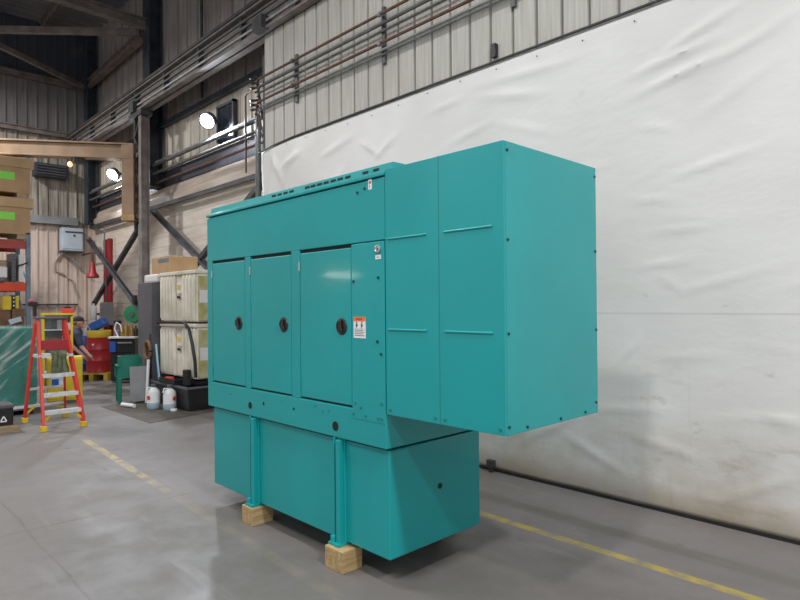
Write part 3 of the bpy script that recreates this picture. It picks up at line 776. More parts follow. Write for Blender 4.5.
# right-wall fittings
t = thing('signal_horn', 'red bell-shaped horn hanging by the corner column', 'horn', (-16.6, 4.95, 2.36))
bm = BM(); lathe(bm, [(.14, 0), (.16, .02), (.15, .06), (.085, .15), (.06, .34), (.04, .40), (.02, .42)], (-16.6, 4.95, 2.36), 24, start_cap=False); obj('bell', bm, 'redhorn', t, smooth=True)
bm = BM(); tube(bm, [(-16.6, 4.95, 2.76), (-16.6, 4.95, 3.0), (-16.75, 5.0, 3.02), (-17.56, 5.0, 3.02)], .025, 8); obj('hanger_pipe', bm, 'rust', t, smooth=True)
bm = BM(); lathe(bm, [(.12, .02), (.12, .05)], (-16.6, 4.95, 2.355), 20); obj('mouth', bm, 'hole', t)
t = thing('guide_post', 'tall red channel post standing against the board wall', 'post', (-16.3, 5.2, .0))
bm = BM(); box(bm, -16.50, -16.14, 5.25, 5.29, 0, 3.36)
obj('web', bm, 'redhorn', t)
bm = BM()
for x in (-16.50, -16.18): box(bm, x, x + .04, 5.18, 5.26, 0, 3.36)
obj('flange', bm, 'redhorn', t)
t = thing('wall_panel', 'grey electrical panel on the right wall above the blue jug', 'electrical panel', (-15.87, 5.0, 1.2))
bm = BM(); box(bm, -15.97, -15.50, 4.93, 5.10, 1.16, 1.72); obj('box', bm, 'grey', t, bev=.01)
bm = BM(); box(bm, -15.94, -15.53, 4.915, 4.935, 1.19, 1.69); obj('door', bm, 'grey', t, bev=.006)
bm = BM(); tube(bm, [(-15.8, 5.02, 1.72), (-15.8, 5.02, 2.35), (-15.9, 5.02, 2.7), (-15.9, 5.02, 3.6)], .018, 8); obj('conduit', bm, 'darkpipe', t, smooth=True)
bm = BM(); box(bm, -15.93, -15.54, 5.0, 5.30, 1.2, 1.26); obj('wall_arm', bm, 'steel', t)
t = thing('extinguisher', 'white cylinder bottle hung near the corner behind the blue drum', 'bottle', (-16.25, 4.86, 1.28))
bm = BM(); lathe(bm, [(.07, 0), (.08, .02), (.08, .32), (.03, .38), (.03, .42)], (-16.25, 4.86, 1.28), 16); obj('body', bm, 'paper', t, smooth=True)
bm = BM(); lathe(bm, [(.035, .42), (.035, .47)], (-16.25, 4.86, 1.28), 10); obj('cap', bm, 'black', t)
bm = BM(); box(bm, -16.29, -16.21, 4.9, 5.25, 1.40, 1.45); obj('wall_bracket', bm, 'steel', t)

# ================================================================== PALLET RACK and its load
RX, RY = -14.3, 3.03
t = thing('pallet_rack', 'orange-red pallet rack with blue-grey uprights at the left against the end wall', 'rack', (RX - .45, 1.8, 0))
for y in (RY, .25):
    for x in (RX, RX - .95):
        bm = BM(); box(bm, x - .04, x + .04, y - .05, y + .03, 0, 3.15 if x == RX else 3.15); up = obj('upright', bm, 'rackblue', t)
    bm = BM()
    for z in (.5, 1.3, 2.1): beam(bm, (RX, y - .01, z), (RX - .95, y - .01, z + .6), .02, .03)
    obj('upright_brace', bm, 'rackblue', t)
for z, m, h in ((2.90, 'rackred', .17), (2.03, 'rackorange', .17), (1.10, 'rackorange', .12)):
    for x in (RX + .01, RX - .96):
        bm = BM(); box(bm, x - .025, x + .035, .26, RY - .06, z - h / 2, z + h / 2); obj('beam', bm, m, t)
    bm = BM()
    for k in range(5): box(bm, RX - .94 + k * .19, RX - .80 + k * .19, .30, RY - .07, z + h / 2, z + h / 2 + .022)
    obj('shelf_board', bm, 'paletimber', t)
# big cartons on the top beam
def carton(z0, z1, y0, y1, lab):
    t = thing('carton', lab, 'box', (RX - .45, (y0 + y1) / 2, z0), 'big cartons on the pallet rack')
    bm = BM(); box(bm, RX - .90, RX + .03, y1 - .26, y1 - .10, z0, z0 + .10); obj('runner', bm, 'paletimber', t)
    bm = BM(); box(bm, RX - .90, RX + .03, y0 + .10, y0 + .26, z0, z0 + .10); obj('runner', bm, 'paletimber', t)
    bm = BM(); box(bm, RX - .90, RX + .04, y0, y1 - .02, z0 + .10, z1 - .16); obj('body', bm, 'cardboard', t, bev=.01)
    bm = BM(); box(bm, RX - .93, RX + .07, y0 - .03, y1 + .03, z1 - .20, z1); obj('lid', bm, 'cardlid', t, bev=.01)
    bm = BM(); box(bm, RX + .04, RX + .044, y1 - .60, y1 - .30, z1 - .46, z1 - .31); obj('shipping_label', bm, 'green_label', t)
    return t
carton(3.01, 3.86, 1.90, 3.08, 'big tan carton with a lime label, lower of two on the rack top')
carton(3.86, 4.68, 1.90, 3.08, 'big tan carton with a lime label, upper of two on the rack top')
# shelf at 2.1 m
SZ = 2.03 + .085 + .022
def simple(name, lab, cat, m, fn, group=None, **k): return bar(name, lab, cat, m, fn, group, **k)
simple('board', 'pale board standing at the right end of the rack shelf', 'board', 'paper', lambda bm: box(bm, RX - .5, RX - .02, 2.86, 2.94, SZ, SZ + .56), 'boards on the rack shelf')
simple('board', 'dark grooved strip standing between pale boards on the rack shelf', 'board', 'darkgrey',
       lambda bm: [box(bm, RX - .5, RX + .0, 2.73, 2.80, SZ, SZ + .58)] + [box(bm, RX, RX + .02, 2.725, 2.805, SZ + .04 + i * .07, SZ + .07 + i * .07) for i in range(8)], 'boards on the rack shelf')
simple('board', 'pale wooden board standing behind the white box on the rack shelf', 'board', 'paletimber', lambda bm: box(bm, RX - .5, RX - .12, 2.52, 2.66, SZ, SZ + .44), 'boards on the rack shelf')
t = thing('storage_box', 'white and grey box lying on the rack shelf at the photo\'s left edge', 'box', (RX - .15, 2.38, SZ))
bm = BM(); box(bm, RX - .10, RX + .10, 2.15, 2.64, SZ + .07, SZ + .30); obj('body', bm, 'paper', t, bev=.03)
bm = BM(); box(bm, RX - .10, RX + .11, 2.17, 2.60, SZ, SZ + .08); obj('tray', bm, 'darkgrey', t, bev=.01)
simple('storage_box', 'red box standing behind the white box on the rack shelf', 'box', 'rackorange', lambda bm: box(bm, RX - .8, RX - .5, 2.15, 2.50, SZ, SZ + .48), bev=.01)
simple('strap', 'black strap end sticking out across the right board on the rack shelf', 'strap', 'black', lambda bm: tube(bm, [(RX + .0, 2.80, SZ + .32), (RX + .04, 2.93, SZ + .36), (RX + .06, 3.0, SZ + .40)], .015, 6))
# lower shelf at 1.1 m
LZ = 1.10 + .06 + .022
simple('carton', 'brown carton on the lower rack shelf, right of the blue barrel', 'box', 'brownstuff', lambda bm: box(bm, RX - .7, RX - .05, 2.35, 2.72, LZ, LZ + .38), 'brown cartons on the lower rack shelf', bev=.01)
simple('carton', 'brown carton on the lower rack shelf next to the upright', 'box', 'brownstuff', lambda bm: box(bm, RX - .7, RX - .02, 2.74, 2.96, LZ, LZ + .40), 'brown cartons on the lower rack shelf', bev=.01)
simple('parcel', 'tilted grey parcel on top front of the brown cartons', 'parcel', 'lightgrey', lambda bm: rbox(bm, (RX + .03, 2.78, LZ + .16), (.06, .22, .10), Matrix.Rotation(.3, 3, 'X')))
simple('storage_drum', 'blue drum at the photo\'s left edge on the lower rack shelf', 'drum', 'blue', lambda bm: lathe(bm, [(.17, 0), (.18, .02), (.18, .42), (.16, .46)], (RX - .2, 2.14, LZ), 20), smooth=True)
for y0, y1, lab in ((2.58, 2.74, 'left yellow tub on top of the brown cartons'), (2.80, 2.87, 'narrow right yellow tub beside the black checked case')):
    simple('tub', lab, 'tub', 'yellow', lambda bm: box(bm, RX - .3, RX - .05, y0, y1, LZ + .38 if y0 < 2.7 else LZ + .40, LZ + .66), 'yellow tubs on the brown cartons', bev=.015)
t = thing('case', 'black case with white checks between the yellow tubs', 'case', (RX - .2, 2.77, LZ + .40))
bm = BM(); box(bm, RX - .3, RX - .03, 2.745, 2.795, LZ + .40, LZ + .68); obj('body', bm, 'black', t)
bm = BM()
for z in (.45, .53, .61): box(bm, RX - .03, RX - .026, 2.757, 2.783, LZ + z, LZ + z + .03)
obj('check', bm, 'white', t)

# ================================================================== WRAPPED GREEN PALLET LOAD
t = thing('wrapped_pallet', 'green crated load in clear stretch wrap on a pallet behind the ladder', 'pallet load', (-10.8, 1.7, 0))
bm = BM(); box(bm, -11.4, -10.39, .60, 2.31, .14, 1.30); obj('crate', bm, 'greenpaint', t, bev=.02)
bm = BM()
box(bm, -11.42, -10.355, .58, 2.335, .10, 1.325); obj('stretch_wrap', bm, 'wrap', t, bev=.03)
bm = BM(); box(bm, -11.45, -10.34, .55, 2.36, .075, .10)
for y in (.6, 1.4, 2.25): box(bm, -11.45, -10.36, y, y + .10, 0, .075)
obj('pallet', bm, 'darkgrey', t)
bm = BM(); box(bm, -11.43, -10.345, .57, 2.35, .10, .135); obj('white_edge_strip', bm, 'paper', t)

# black battery case on a wooden skid
t = thing('skid', 'small pale wooden skid at the photo\'s left edge under the black case', 'pallet', (-9.2, 1.55, 0))
bm = BM(); box(bm, -9.55, -9.02, 1.25, 1.80, .055, .075); obj('deck', bm, 'paletimber', t)
for x in (-9.52, -9.10):
    bm = BM(); box(bm, x, x + .07, 1.25, 1.80, 0, .055); obj('runner', bm, 'paletimber', t)
t = thing('battery_case', 'black battery case with white marks sitting on the wooden skid', 'battery', (-9.3, 1.55, .075))
bm = BM(); box(bm, -9.50, -9.14, 1.30, 1.76, .075, .30); obj('body', bm, 'black', t, bev=.01)
bm = BM(); box(bm, -9.51, -9.13, 1.29, 1.77, .30, .345); obj('lid', bm, 'darkgrey', t, bev=.01)
bm = BM(); y, z = 1.65, .155                       # white three-armed warning mark
for pts in (((0, .045), (-.03, -.015)), ((0, .045), (.03, -.015)), ((-.035, -.022), (.035, -.022))):
    beam(bm, (-9.137, y + pts[0][0], z + pts[0][1]), (-9.137, y + pts[1][0], z + pts[1][1]), .006, .014)
obj('emblem', bm, 'white', t)
bm = BM(); beam(bm, (-9.137, 1.46, .12), (-9.137, 1.50, .17), .006, .025); obj('emblem', bm, 'white', t)

# ================================================================== LADDER
t = thing('platform_ladder', 'red fibreglass platform stepladder with silver steps and yellow feet', 'ladder', (-9.2, 2.25, 0))
def lerp(a, b, f): return V(a) + (V(b) - V(a)) * f
FL, FLt = (-8.77, 2.02, .03), (-9.22, 2.06, 1.44); FR, FRt = (-8.78, 2.50, .03), (-9.22, 2.38, 1.44)
RL, RLt = (-9.66, 1.99, .03), (-9.30, 2.05, 1.40); RR, RRt = (-9.72, 2.52, .03), (-9.30, 2.39, 1.40)
for a, b in ((FL, FLt), (FR, FRt)):
    bm = BM(); beam(bm, a, b, .035, .075); obj('front_rail', bm, 'fred', t, bev=.004)
for a, b in ((RL, RLt), (RR, RRt)):
    bm = BM(); beam(bm, a, b, .03, .055); obj('rear_rail', bm, 'fred', t, bev=.004)
for z in (.25, .47, .72):
    f = z / 1.44; a, b = lerp(FL, FLt, f), lerp(FR, FRt, f); bm = BM()
    box(bm, a.x - .05, a.x + .045, a.y, b.y, z - .03, z); box(bm, a.x + .03, a.x + .048, a.y + .002, b.y - .002, z - .05, z - .002); obj('step', bm, 'alu', t)
f = .97 / 1.44; a, b = lerp(FL, FLt, f), lerp(FR, FRt, f)
bm = BM(); box(bm, a.x - .28, a.x + .05, a.y - .02, b.y + .02, .93, .97); obj('platform', bm, 'alu', t)
bm = BM(); box(bm, a.x - .06, a.x - .03, a.y, b.y, 1.03, 1.16); obj('back_panel', bm, 'redhorn', t)
bm = BM(); box(bm, -9.36, -9.15, 2.03, 2.42, 1.445, 1.475); obj('top_tray', bm, 'darkgrey', t, bev=.01)
bm = BM(); box(bm, -9.33, -9.2, 2.36, 2.48, 1.475, 1.49); obj('tray_hook', bm, 'black', t)
for z in (.20, .45):
    a, b = lerp(RL, RLt, z / 1.4), lerp(RR, RRt, z / 1.4); bm = BM(); beam(bm, a, b, .02, .035); obj('rear_rung', bm, 'alu', t)
for p, q in ((FL, FLt), (FR, FRt), (RL, RLt), (RR, RRt)):
    bm = BM(); a = lerp(p, q, .01); box(bm, a.x - .045, a.x + .05, a.y - .035, a.y + .035, 0, .07); obj('foot', bm, 'yellow', t, bev=.006)
for p, q, s in ((FL, FLt, 1), (FR, FRt, -1), (RL, RLt, 1), (RR, RRt, -1)):
    bm = BM(); a = lerp(p, q, .055); b = lerp(p, q, .14); beam(bm, a, (b.x, b.y + s * .11, b.z + .0), .02, .03); obj('corner_brace', bm, 'yellow', t)
# cloth over the platform
bm = BM(); n = 10; rows = []
for j in range(9):
    row = []
    for i in range(n + 1):
        u = i / n; y = 2.17 + u * .19 * (1 + .1 * math.sin(j)); s = j / 8
        x = -9.18 + .17 * min(1, s * 2.2) + .015 * math.sin(i * 1.9 + j * .6); zz = 1.015 - max(0, s - .40) * .52 + .012 * math.sin(i * 1.3 + j)
        if s <= .42: zz = .990 + .012 * abs(math.sin(i * 1.4 + j))
        row.append(bm.verts.new((x, y, zz)))
    rows.append(row)
for a, b in zip(rows, rows[1:]):
    for i in range(n): bm.faces.new((a[i], a[i+1], b[i+1], b[i]))
o = tag(obj('rag', bm, 'cloth', smooth=True), 'olive grey cloth hanging over the ladder platform', 'cloth'); md = o.modifiers.new('t', 'SOLIDIFY'); md.thickness = .015
# thing on ladder top
t = thing('hand_tool', 'black handled tool standing at the left end of the ladder top tray', 'tool', (-9.3, 2.05, 1.48))
bm = BM(); box(bm, -9.33, -9.27, 2.02, 2.06, 1.48, 1.64); obj('grip', bm, 'black', t, bev=.008)
bm = BM(); box(bm, -9.34, -9.26, 1.96, 2.07, 1.62, 1.68); obj('head', bm, 'black', t, bev=.01)
bm = BM(); box(bm, -9.33, -9.27, 1.975, 2.03, 1.68, 1.715); obj('cap', bm, 'pink', t, bev=.008)

# ================================================================== YELLOW CABINET, CART, PERSON
C0 = V((-11.05, 2.86, 0)); Rz = Matrix.Rotation(math.radians(46.2), 3, 'Z')   # local x faces away from the camera-right axis
RV = Matrix.Rotation(math.radians(46.2 + 29), 3, 'Z')                       # for things seen square-on
def rb(bm, lx0, lx1, ly0, ly1, z0, z1, c=C0, R=None):
    R = R or Rz; q = R @ V(((lx0 + lx1) / 2, (ly0 + ly1) / 2, 0))
    return rbox(bm, (c.x + q.x, c.y + q.y, (z0 + z1) / 2), (lx1 - lx0, ly1 - ly0, z1 - z0), R)
t = thing('safety_cabinet', 'low yellow steel cabinet behind the ladder', 'cabinet', C0)
bm = BM(); rb(bm, -.262, .262, 0, .40, .05, .77, R=RV); cb = obj('body', bm, 'yellow', t, bev=.01)
for a, b in ((-.255, -.004), (.004, .255)):
    bm = BM(); rb(bm, a, b, -.018, 0, .09, .74, R=RV); d = obj('door', bm, 'yellow', t, bev=.005)
bm = BM(); rb(bm, -.25, .25, .02, .39, 0, .05, R=RV); obj('plinth', bm, 'darkgrey', t)
bm = BM(); rb(bm, -.20, -.02, -.026, -.018, .30, .46, R=RV); lb = obj('label', bm, 'lightgrey', t); lb['label'] = 'pale blue and white label plate'
bm = BM(); rb(bm, -.19, -.09, -.030, -.026, .32, .42, R=RV); obj('label_patch', bm, 'blue', lb)
bm = BM(); rb(bm, -.08, -.03, -.030, -.026, .33, .39, R=RV); obj('label_patch', bm, 'white', lb)

CC = V((-12.28, 3.06, 0))
t = thing('tool_cart', 'yellow framed tool cart with shelves of parts behind the ladder', 'cart', CC)
bm = BM()
for lx in (-.23, .23): rb(bm, lx - .02, lx + .02, -.02, .02, 0, 1.46, CC, RV)
for lx in (-.23, .23): rb(bm, lx - .02, lx + .02, .33, .37, 0, 1.46, CC, RV)
obj('post', bm, 'yellow', t)
bm = BM(); rb(bm, -.26, .28, -.03, .38, 1.46, 1.50, CC, R=RV); obj('top_shelf', bm, 'yellow', t)
for z in (1.18, .90, .40):
    bm = BM(); rb(bm, -.23, .23, -.01, .36, z, z + .02, CC, R=RV); obj('shelf', bm, 'lightgrey', t)
bm = BM(); rb(bm, -.23, .23, .355, .37, .1, 1.46, CC, R=RV); obj('back_sheet', bm, 'grey', t)
for k, (lx, z, w, h, m, lab) in enumerate(((-.14, 1.20, .10, .15, 'darkgrey', 'dark tin on the top inside shelf of the yellow cart'), (.03, 1.20, .08, .17, 'grey', 'grey canister on the top inside shelf of the yellow cart'),
                            (.17, 1.20, .09, .12, 'paper', 'pale tin on the top inside shelf of the yellow cart'), (-.08, .92, .22, .12, 'brownstuff', 'brown carton on the middle shelf of the yellow cart'),
                            (.15, .92, .16, .16, 'lightgrey', 'pale grey bin on the middle shelf of the yellow cart'))):
    bm = BM(); rb(bm, lx - w / 2, lx + w / 2, .05, .20, z, z + h, CC, RV); tag(obj('container', bm, m, bev=.01), lab, 'container', 'containers on the yellow cart')

t = thing('tool_box', 'red tool box on the top shelf of the yellow cart', 'tool box', CC + V((0, 0, 1.5)))
bm = BM(); rb(bm, .06, .27, .06, .20, 1.50, 1.58, CC, RV); obj('box', bm, 'fred', t, bev=.015)
bm = BM(); rb(bm, .11, .22, .12, .14, 1.58, 1.61, CC, RV); obj('handle', bm, 'black', t)

# person bending behind the cabinet
def at(px, py, dep): pass
R28 = Matrix.Rotation(math.radians(28), 3, 'Z'); f2 = R28 @ V((-.722, .692, 0)); r2 = R28 @ V((.692, .722, 0))
def pp(lat, dep, z):                           # lateral offset from the person's axis, distance further away, height
    return V((-13.13, 3.63, 0)) + r2 * lat + f2 * dep + V((0, 0, z))
P = thing('person', 'person in a dark cap and navy work shirt bending forward behind the ladder', 'person', tuple(pp(0, .4, 0)))
def limb(bm, pts, rad, seg=12):
    for p, r in zip(pts, rad): ellip(bm, p, (r, r, r), 10)
    tube(bm, pts, list(rad), seg)
bm = BM()
sh_r, el_r, wr_r = pp(.00, -.14, 1.06), pp(.07, -.22, .82), pp(.18, -.30, .68)
sh_l, el_l, wr_l = pp(-.13, .16, 1.07), pp(-.10, -.14, .84), pp(.08, -.22, .66)
limb(bm, [sh_r, el_r, wr_r], (.055, .045, .030)); limb(bm, [sh_l, el_l, wr_l], (.055, .045, .030))
limb(bm, [pp(-.13, .32, .84), pp(-.09, .12, .97), pp(-.04, .02, 1.08)], (.14, .15, .13))
limb(bm, [pp(-.04, .0, 1.12), pp(.0, -.03, 1.22)], (.055, .052))
hc = pp(.015, -.03, 1.295)
Rh = Matrix.Rotation(math.atan2(r2.y, r2.x), 3, 'Z')
ellip(bm, hc, (.098, .076, .118), 18, Rh)
ellip(bm, hc + r2 * .085 + V((0, 0, -.015)), (.026, .016, .022), 10, Rh)      # nose
ellip(bm, hc + r2 * .062 + V((0, 0, -.085)), (.035, .040, .028), 10, Rh)      # chin
ellip(bm, hc - f2 * .076 + V((0, 0, -.01)), (.022, .012, .032), 8, Rh); ellip(bm, hc + f2 * .076 + V((0, 0, -.01)), (.022, .012, .032), 8, Rh)
for sx, lat in ((.17, -.30), (-.17, -.09)):
    hip, kn, an = pp(lat * .6 - .03, .36, .80), pp(lat, .26, .46), pp(lat, .36, .08)
    limb(bm, [hip, kn, an], (.10, .075, .05))
    limb(bm, [an + V((0, 0, -.03)), pp(lat + .02, .18, .045)], (.045, .04))
for wr, dr in ((wr_r, V(r2 * .6 + V((0, 0, -.75)))), (wr_l, V(r2 * .6 + V((0, 0, -.75))))):
    d = dr.normalized(); sd = f2
    limb(bm, [wr, wr + d * .08], (.03, .036))
    for k, ln in enumerate((.065, .075, .07, .055)):
        b0 = wr + d * .085 + sd * (-.030 + .02 * k)
        limb(bm, [b0, b0 + d * ln * .55, b0 + d * ln + V((0, 0, -.012))], (.010, .009, .008), 8)
    limb(bm, [wr + d * .035 - sd * .03, wr + d * .07 - sd * .055, wr + d * .10 - sd * .055], (.011, .010, .009), 8)
body = obj('body', bm, 'skin', P, recalc=True)
md = body.modifiers.new('skin_surface', 'REMESH'); md.mode = 'VOXEL'; md.voxel_size = .009; md.use_smooth_shade = True
bm = BM()
limb(bm, [pp(-.13, .34, .82), pp(-.09, .12, .97), pp(-.04, .02, 1.085)], (.152, .168, .142))
limb(bm, [sh_r, lerp(sh_r, el_r, .8)], (.075, .062)); limb(bm, [sh_l, lerp(sh_l, el_l, .8)], (.075, .062))
limb(bm, [pp(-.10, .06, 1.09), pp(-.02, -.08, 1.09)], (.085, .085))
o = obj('shirt', bm, 'shirt', P); md = o.modifiers.new('cloth_surface', 'REMESH'); md.mode = 'VOXEL'; md.voxel_size = .012; md.use_smooth_shade = True
bm = BM()
for lat in (-.30, -.09):
    limb(bm, [pp(lat * .6 - .03, .37, .80), pp(lat, .26, .46), pp(lat, .36, .10)], (.125, .09, .07))
limb(bm, [pp(-.18, .36, .82), pp(-.08, .36, .82)], (.135, .135))
o = obj('trousers', bm, 'pants', P); md = o.modifiers.new('cloth_surface', 'REMESH'); md.mode = 'VOXEL'; md.voxel_size = .012; md.use_smooth_shade = True
bm = BM()
for lat in (-.30, -.09): limb(bm, [pp(lat, .37, .06), pp(lat + .02, .16, .05)], (.058, .05))
obj('boots', bm, 'black', P)
bm = BM(); n0 = 0; ellip(bm, hc + V((0, 0, .045)), (.108, .086, .088), 18, Rh)
for v in bm.verts:
    if v.co.z < hc.z + .035: v.co.z = hc.z + .035
cap_ = obj('cap', bm, 'pants', P, smooth=True)
bm = BM(); rbox(bm, hc + r2 * .125 + V((0, 0, .035)), (.09, .13, .012), Rh @ Matrix.Rotation(.15, 3, 'Y')); obj('cap_visor', bm, 'pants', cap_, bev=.005)
bm = BM(); ellip(bm, hc - r2 * .03 + V((0, 0, .0)), (.078, .080, .075), 14, Rh); obj('hair', bm, 'brownstuff', P, smooth=True)
bm = BM()
for k in (-1, 1): ellip(bm, hc + r2 * .081 + f2 * (.031 * k) + V((0, 0, .012)), (.010, .010, .008), 8)
obj('eyes', bm, 'ink', P, smooth=True)

# ================================================================== DRUMS AND BENCH
def drum(bm, c, r, h):
    prof = [(r * .96, 0), (r, .0), (r, .02), (r * .985, .03), (r * .985, h * .31), (r * 1.02, h * .33), (r * .985, h * .35),
            (r * .985, h * .64), (r * 1.02, h * .66), (r * .985, h * .68), (r * .985, h - .03), (r, h - .02), (r, h), (r * .95, h), (r * .94, h - .02)]
    lathe(bm, prof, c, 30)
DP = V((-14.35, 4.41, 0))
t = thing('drum_pallet', 'yellow painted pallet under the red drum', 'pallet', DP)
bm = BM(); rb(bm, -.33, .38, -.38, .36, .13, .16, DP); obj('deck', bm, 'yellowwood', t)
for lx in (-.33, -.04, .28):
    bm = BM(); rb(bm, lx, lx + .10, -.38, .36, 0, .13, DP); obj('runner', bm, 'yellowwood', t)
t = thing('oil_drum', 'red steel drum standing on the yellow pallet', 'drum', DP + V((0, 0, .16)))
bm = BM(); drum(bm, DP + V((0, 0, .16)), .265, .77); obj('body', bm, 'red', t, smooth=True)
bm = BM(); q = DP + r2 * -.13 - f2 * .235 + V((0, 0, .78)); lathe(bm, [(.022, 0), (.022, .012)], q, 12, -f2); obj('sticker', bm, 'white', t)
t = thing('spill_tray', 'yellow round tray on top of the red drum', 'tray', DP + V((0, 0, .93)))
bm = BM(); lathe(bm, [(.24, 0), (.245, .01), (.25, .14), (.24, .155), (.22, .155)], DP + V((0, 0, .93)), 28); obj('pan', bm, 'yellow', t, smooth=True)
t = thing('jug', 'blue plastic jug lying tilted in the yellow tray on the drum', 'jug', DP + V((0, 0, 1.085)))
bm = BM(); rbox(bm, DP + V((-.02, 0, 1.215)), (.36, .22, .19), Rz @ Matrix.Rotation(-.45, 3, 'Y')); obj('body', bm, 'blue', t, bev=.035)
bm = BM(); q = DP + r2 * -.20 + V((0, 0, 1.13)); lathe(bm, [(.035, 0), (.035, .05)], q, 12, (-r2 + V((0, 0, -.2))).normalized()); obj('cap', bm, 'blue', t)
t = thing('plastic_drum', 'blue plastic drum behind the person, left of the red drum', 'drum', (-14.99, 4.27, 0))
bm = BM(); lathe(bm, [(.20, 0), (.235, .04), (.235, .30), (.245, .32), (.235, .34), (.235, .62), (.245, .64), (.235, .66), (.235, .90), (.20, .95), (.08, .95)], (-14.99, 4.27, 0), 28); obj('body', bm, 'blue', t, smooth=True)
bm = BM(); lathe(bm, [(.04, .95), (.04, .99)], (-15.09, 4.22, 0), 12); obj('bung', bm, 'white', t)
t = thing('pump_bottle', 'white bottle with yellow hose on top of the blue plastic drum', 'bottle', (-14.94, 4.32, .95))
bm = BM(); lathe(bm, [(.06, 0), (.06, .14), (.02, .20), (.02, .24)], (-14.94, 4.32, .95), 14); obj('body', bm, 'paper', t, smooth=True)
bm = BM(); tube(bm, [(-14.94, 4.32, 1.19), (-15.04, 4.2, 1.20), (-15.11, 4.14, 1.10)], .015, 8); obj('hose', bm, 'yellow', t, smooth=True)

BN = V((-13.13, 4.53, 0))
t = thing('tool_bench', 'black tool bench with a pale top between the red drum and the grey cabinet', 'bench', BN)
bm = BM(); rb(bm, -.30, .26, -.10, .30, .94, .98, BN); obj('top', bm, 'paper', t, bev=.005)
bm = BM(); rb(bm, -.26, .25, -.06, .28, .06, .94, BN); obj('body', bm, 'black', t)
for z0, z1 in ((.10, .36), (.39, .62), (.65, .90)):
    bm = BM(); rb(bm, -.24, .24, -.085, -.06, z0, z1, BN); d = obj('drawer', bm, 'black', t, bev=.005)
    bm = BM(); rb(bm, -.10, .20, -.105, -.085, z1 - .06, z1 - .035, BN); obj('handle', bm, 'grey', d)
bm = BM(); rb(bm, -.26, -.14, -.10, -.086, .66, .88, BN); obj('blue_tag', bm, 'blue', t)
for lx in (-.22, .21):
    for ly in (0, .24): bm = BM(); rb(bm, lx - .03, lx + .03, ly - .03, ly + .03, 0, .06, BN); obj('caster', bm, 'darkgrey', t)
M['mustard'] = mat('mustard_bottle', (.32, .20, .04), .4, var=.2, scale=9)
for k, (lx, ly, h, m, lab) in enumerate(((-.06, .05, .24, 'mustard', 'mustard bottle at the left of the bottles on the black bench'), (.04, .02, .30, 'mustard', 'tallest mustard bottle in the middle of the bottles on the black bench'),
                            (.13, .06, .26, 'mustard', 'mustard bottle at the right of the bottles on the black bench'), (-.16, .10, .17, 'darkgrey', 'small dark jar at the left end of the black bench'),
                            (.21, .08, .22, 'black', 'black bottle at the right end of the black bench'))):
    q = Rz @ V((lx, ly, 0)); bm = BM(); lathe(bm, [(.045, 0), (.045, h * .65), (.018, h * .82), (.018, h)], BN + q + V((0, 0, .98)), 14)
    tag(obj('bottle', bm, m, smooth=True), lab, 'bottle', 'bottles on the black bench')
q = Rz @ V((-.12, -.03, 0)); c = BN + q
bar('work_light', 'thin white curved gooseneck on the black bench', 'gooseneck', 'white',
    lambda bm: tube(bm, [c + V((0, 0, .98)), c + V((-.05, -.05, 1.15)), c + V((-.02, -.02, 1.28)), c + V((.04, .04, 1.22)), c + V((.06, .06, 1.08))], .016, 8), smooth=True)
t = thing('hose_reel', 'round green hose reel on the board wall above the bench', 'hose reel', (-13.74, 4.96, 1.2))
bm = BM(); lathe(bm, [(.08, -.10), (.19, -.10), (.205, 0), (.19, .10), (.08, .10)], (-13.74, 4.96, 1.44), 28, V((.6, -.8, 0))); obj('reel', bm, 'greenreel', t, smooth=True)
bm = BM(); lathe(bm, [(.07, .10), (.06, .12)], (-13.74, 4.96, 1.44), 16, V((.6, -.8, 0))); obj('hub', bm, 'darkgrey', t)
bm = BM(); box(bm, -13.79, -13.70, 5.0, 5.30, 1.42, 1.48); box(bm, -13.78, -13.66, 4.93, 5.0, 1.46, 1.86); obj('wall_bracket', bm, 'black', t)

# ================================================================== GREY CABINET, TOTES, BIN AND BITS
t = thing('tall_cabinet', 'tall plain dark grey steel cabinet beside the stacked cream totes', 'cabinet', (-10.6, 4.3, 0))
bm = BM(); box(bm, -10.93, -10.30, 4.02, 4.60, .05, 2.02); obj('body', bm, 'darkgrey', t, bev=.006)
bm = BM(); box(bm, -10.925, -10.305, 4.005, 4.02, .07, 2.01); d = obj('door', bm, 'darkgrey', t, bev=.004)
bm = BM(); box(bm, -10.36, -10.34, 3.985, 4.005, 1.0, 1.14); obj('handle', bm, 'steel', d)
bm = BM(); box(bm, -10.91, -10.32, 4.04, 4.58, 0, .05); obj('plinth', bm, 'steel', t)
bar('foam_block', 'white packing foam block on the tall grey cabinet under the tan carton', 'foam block', 'paper', lambda bm: box(bm, -10.90, -10.34, 4.10, 4.50, 2.02, 2.168), bev=.035)

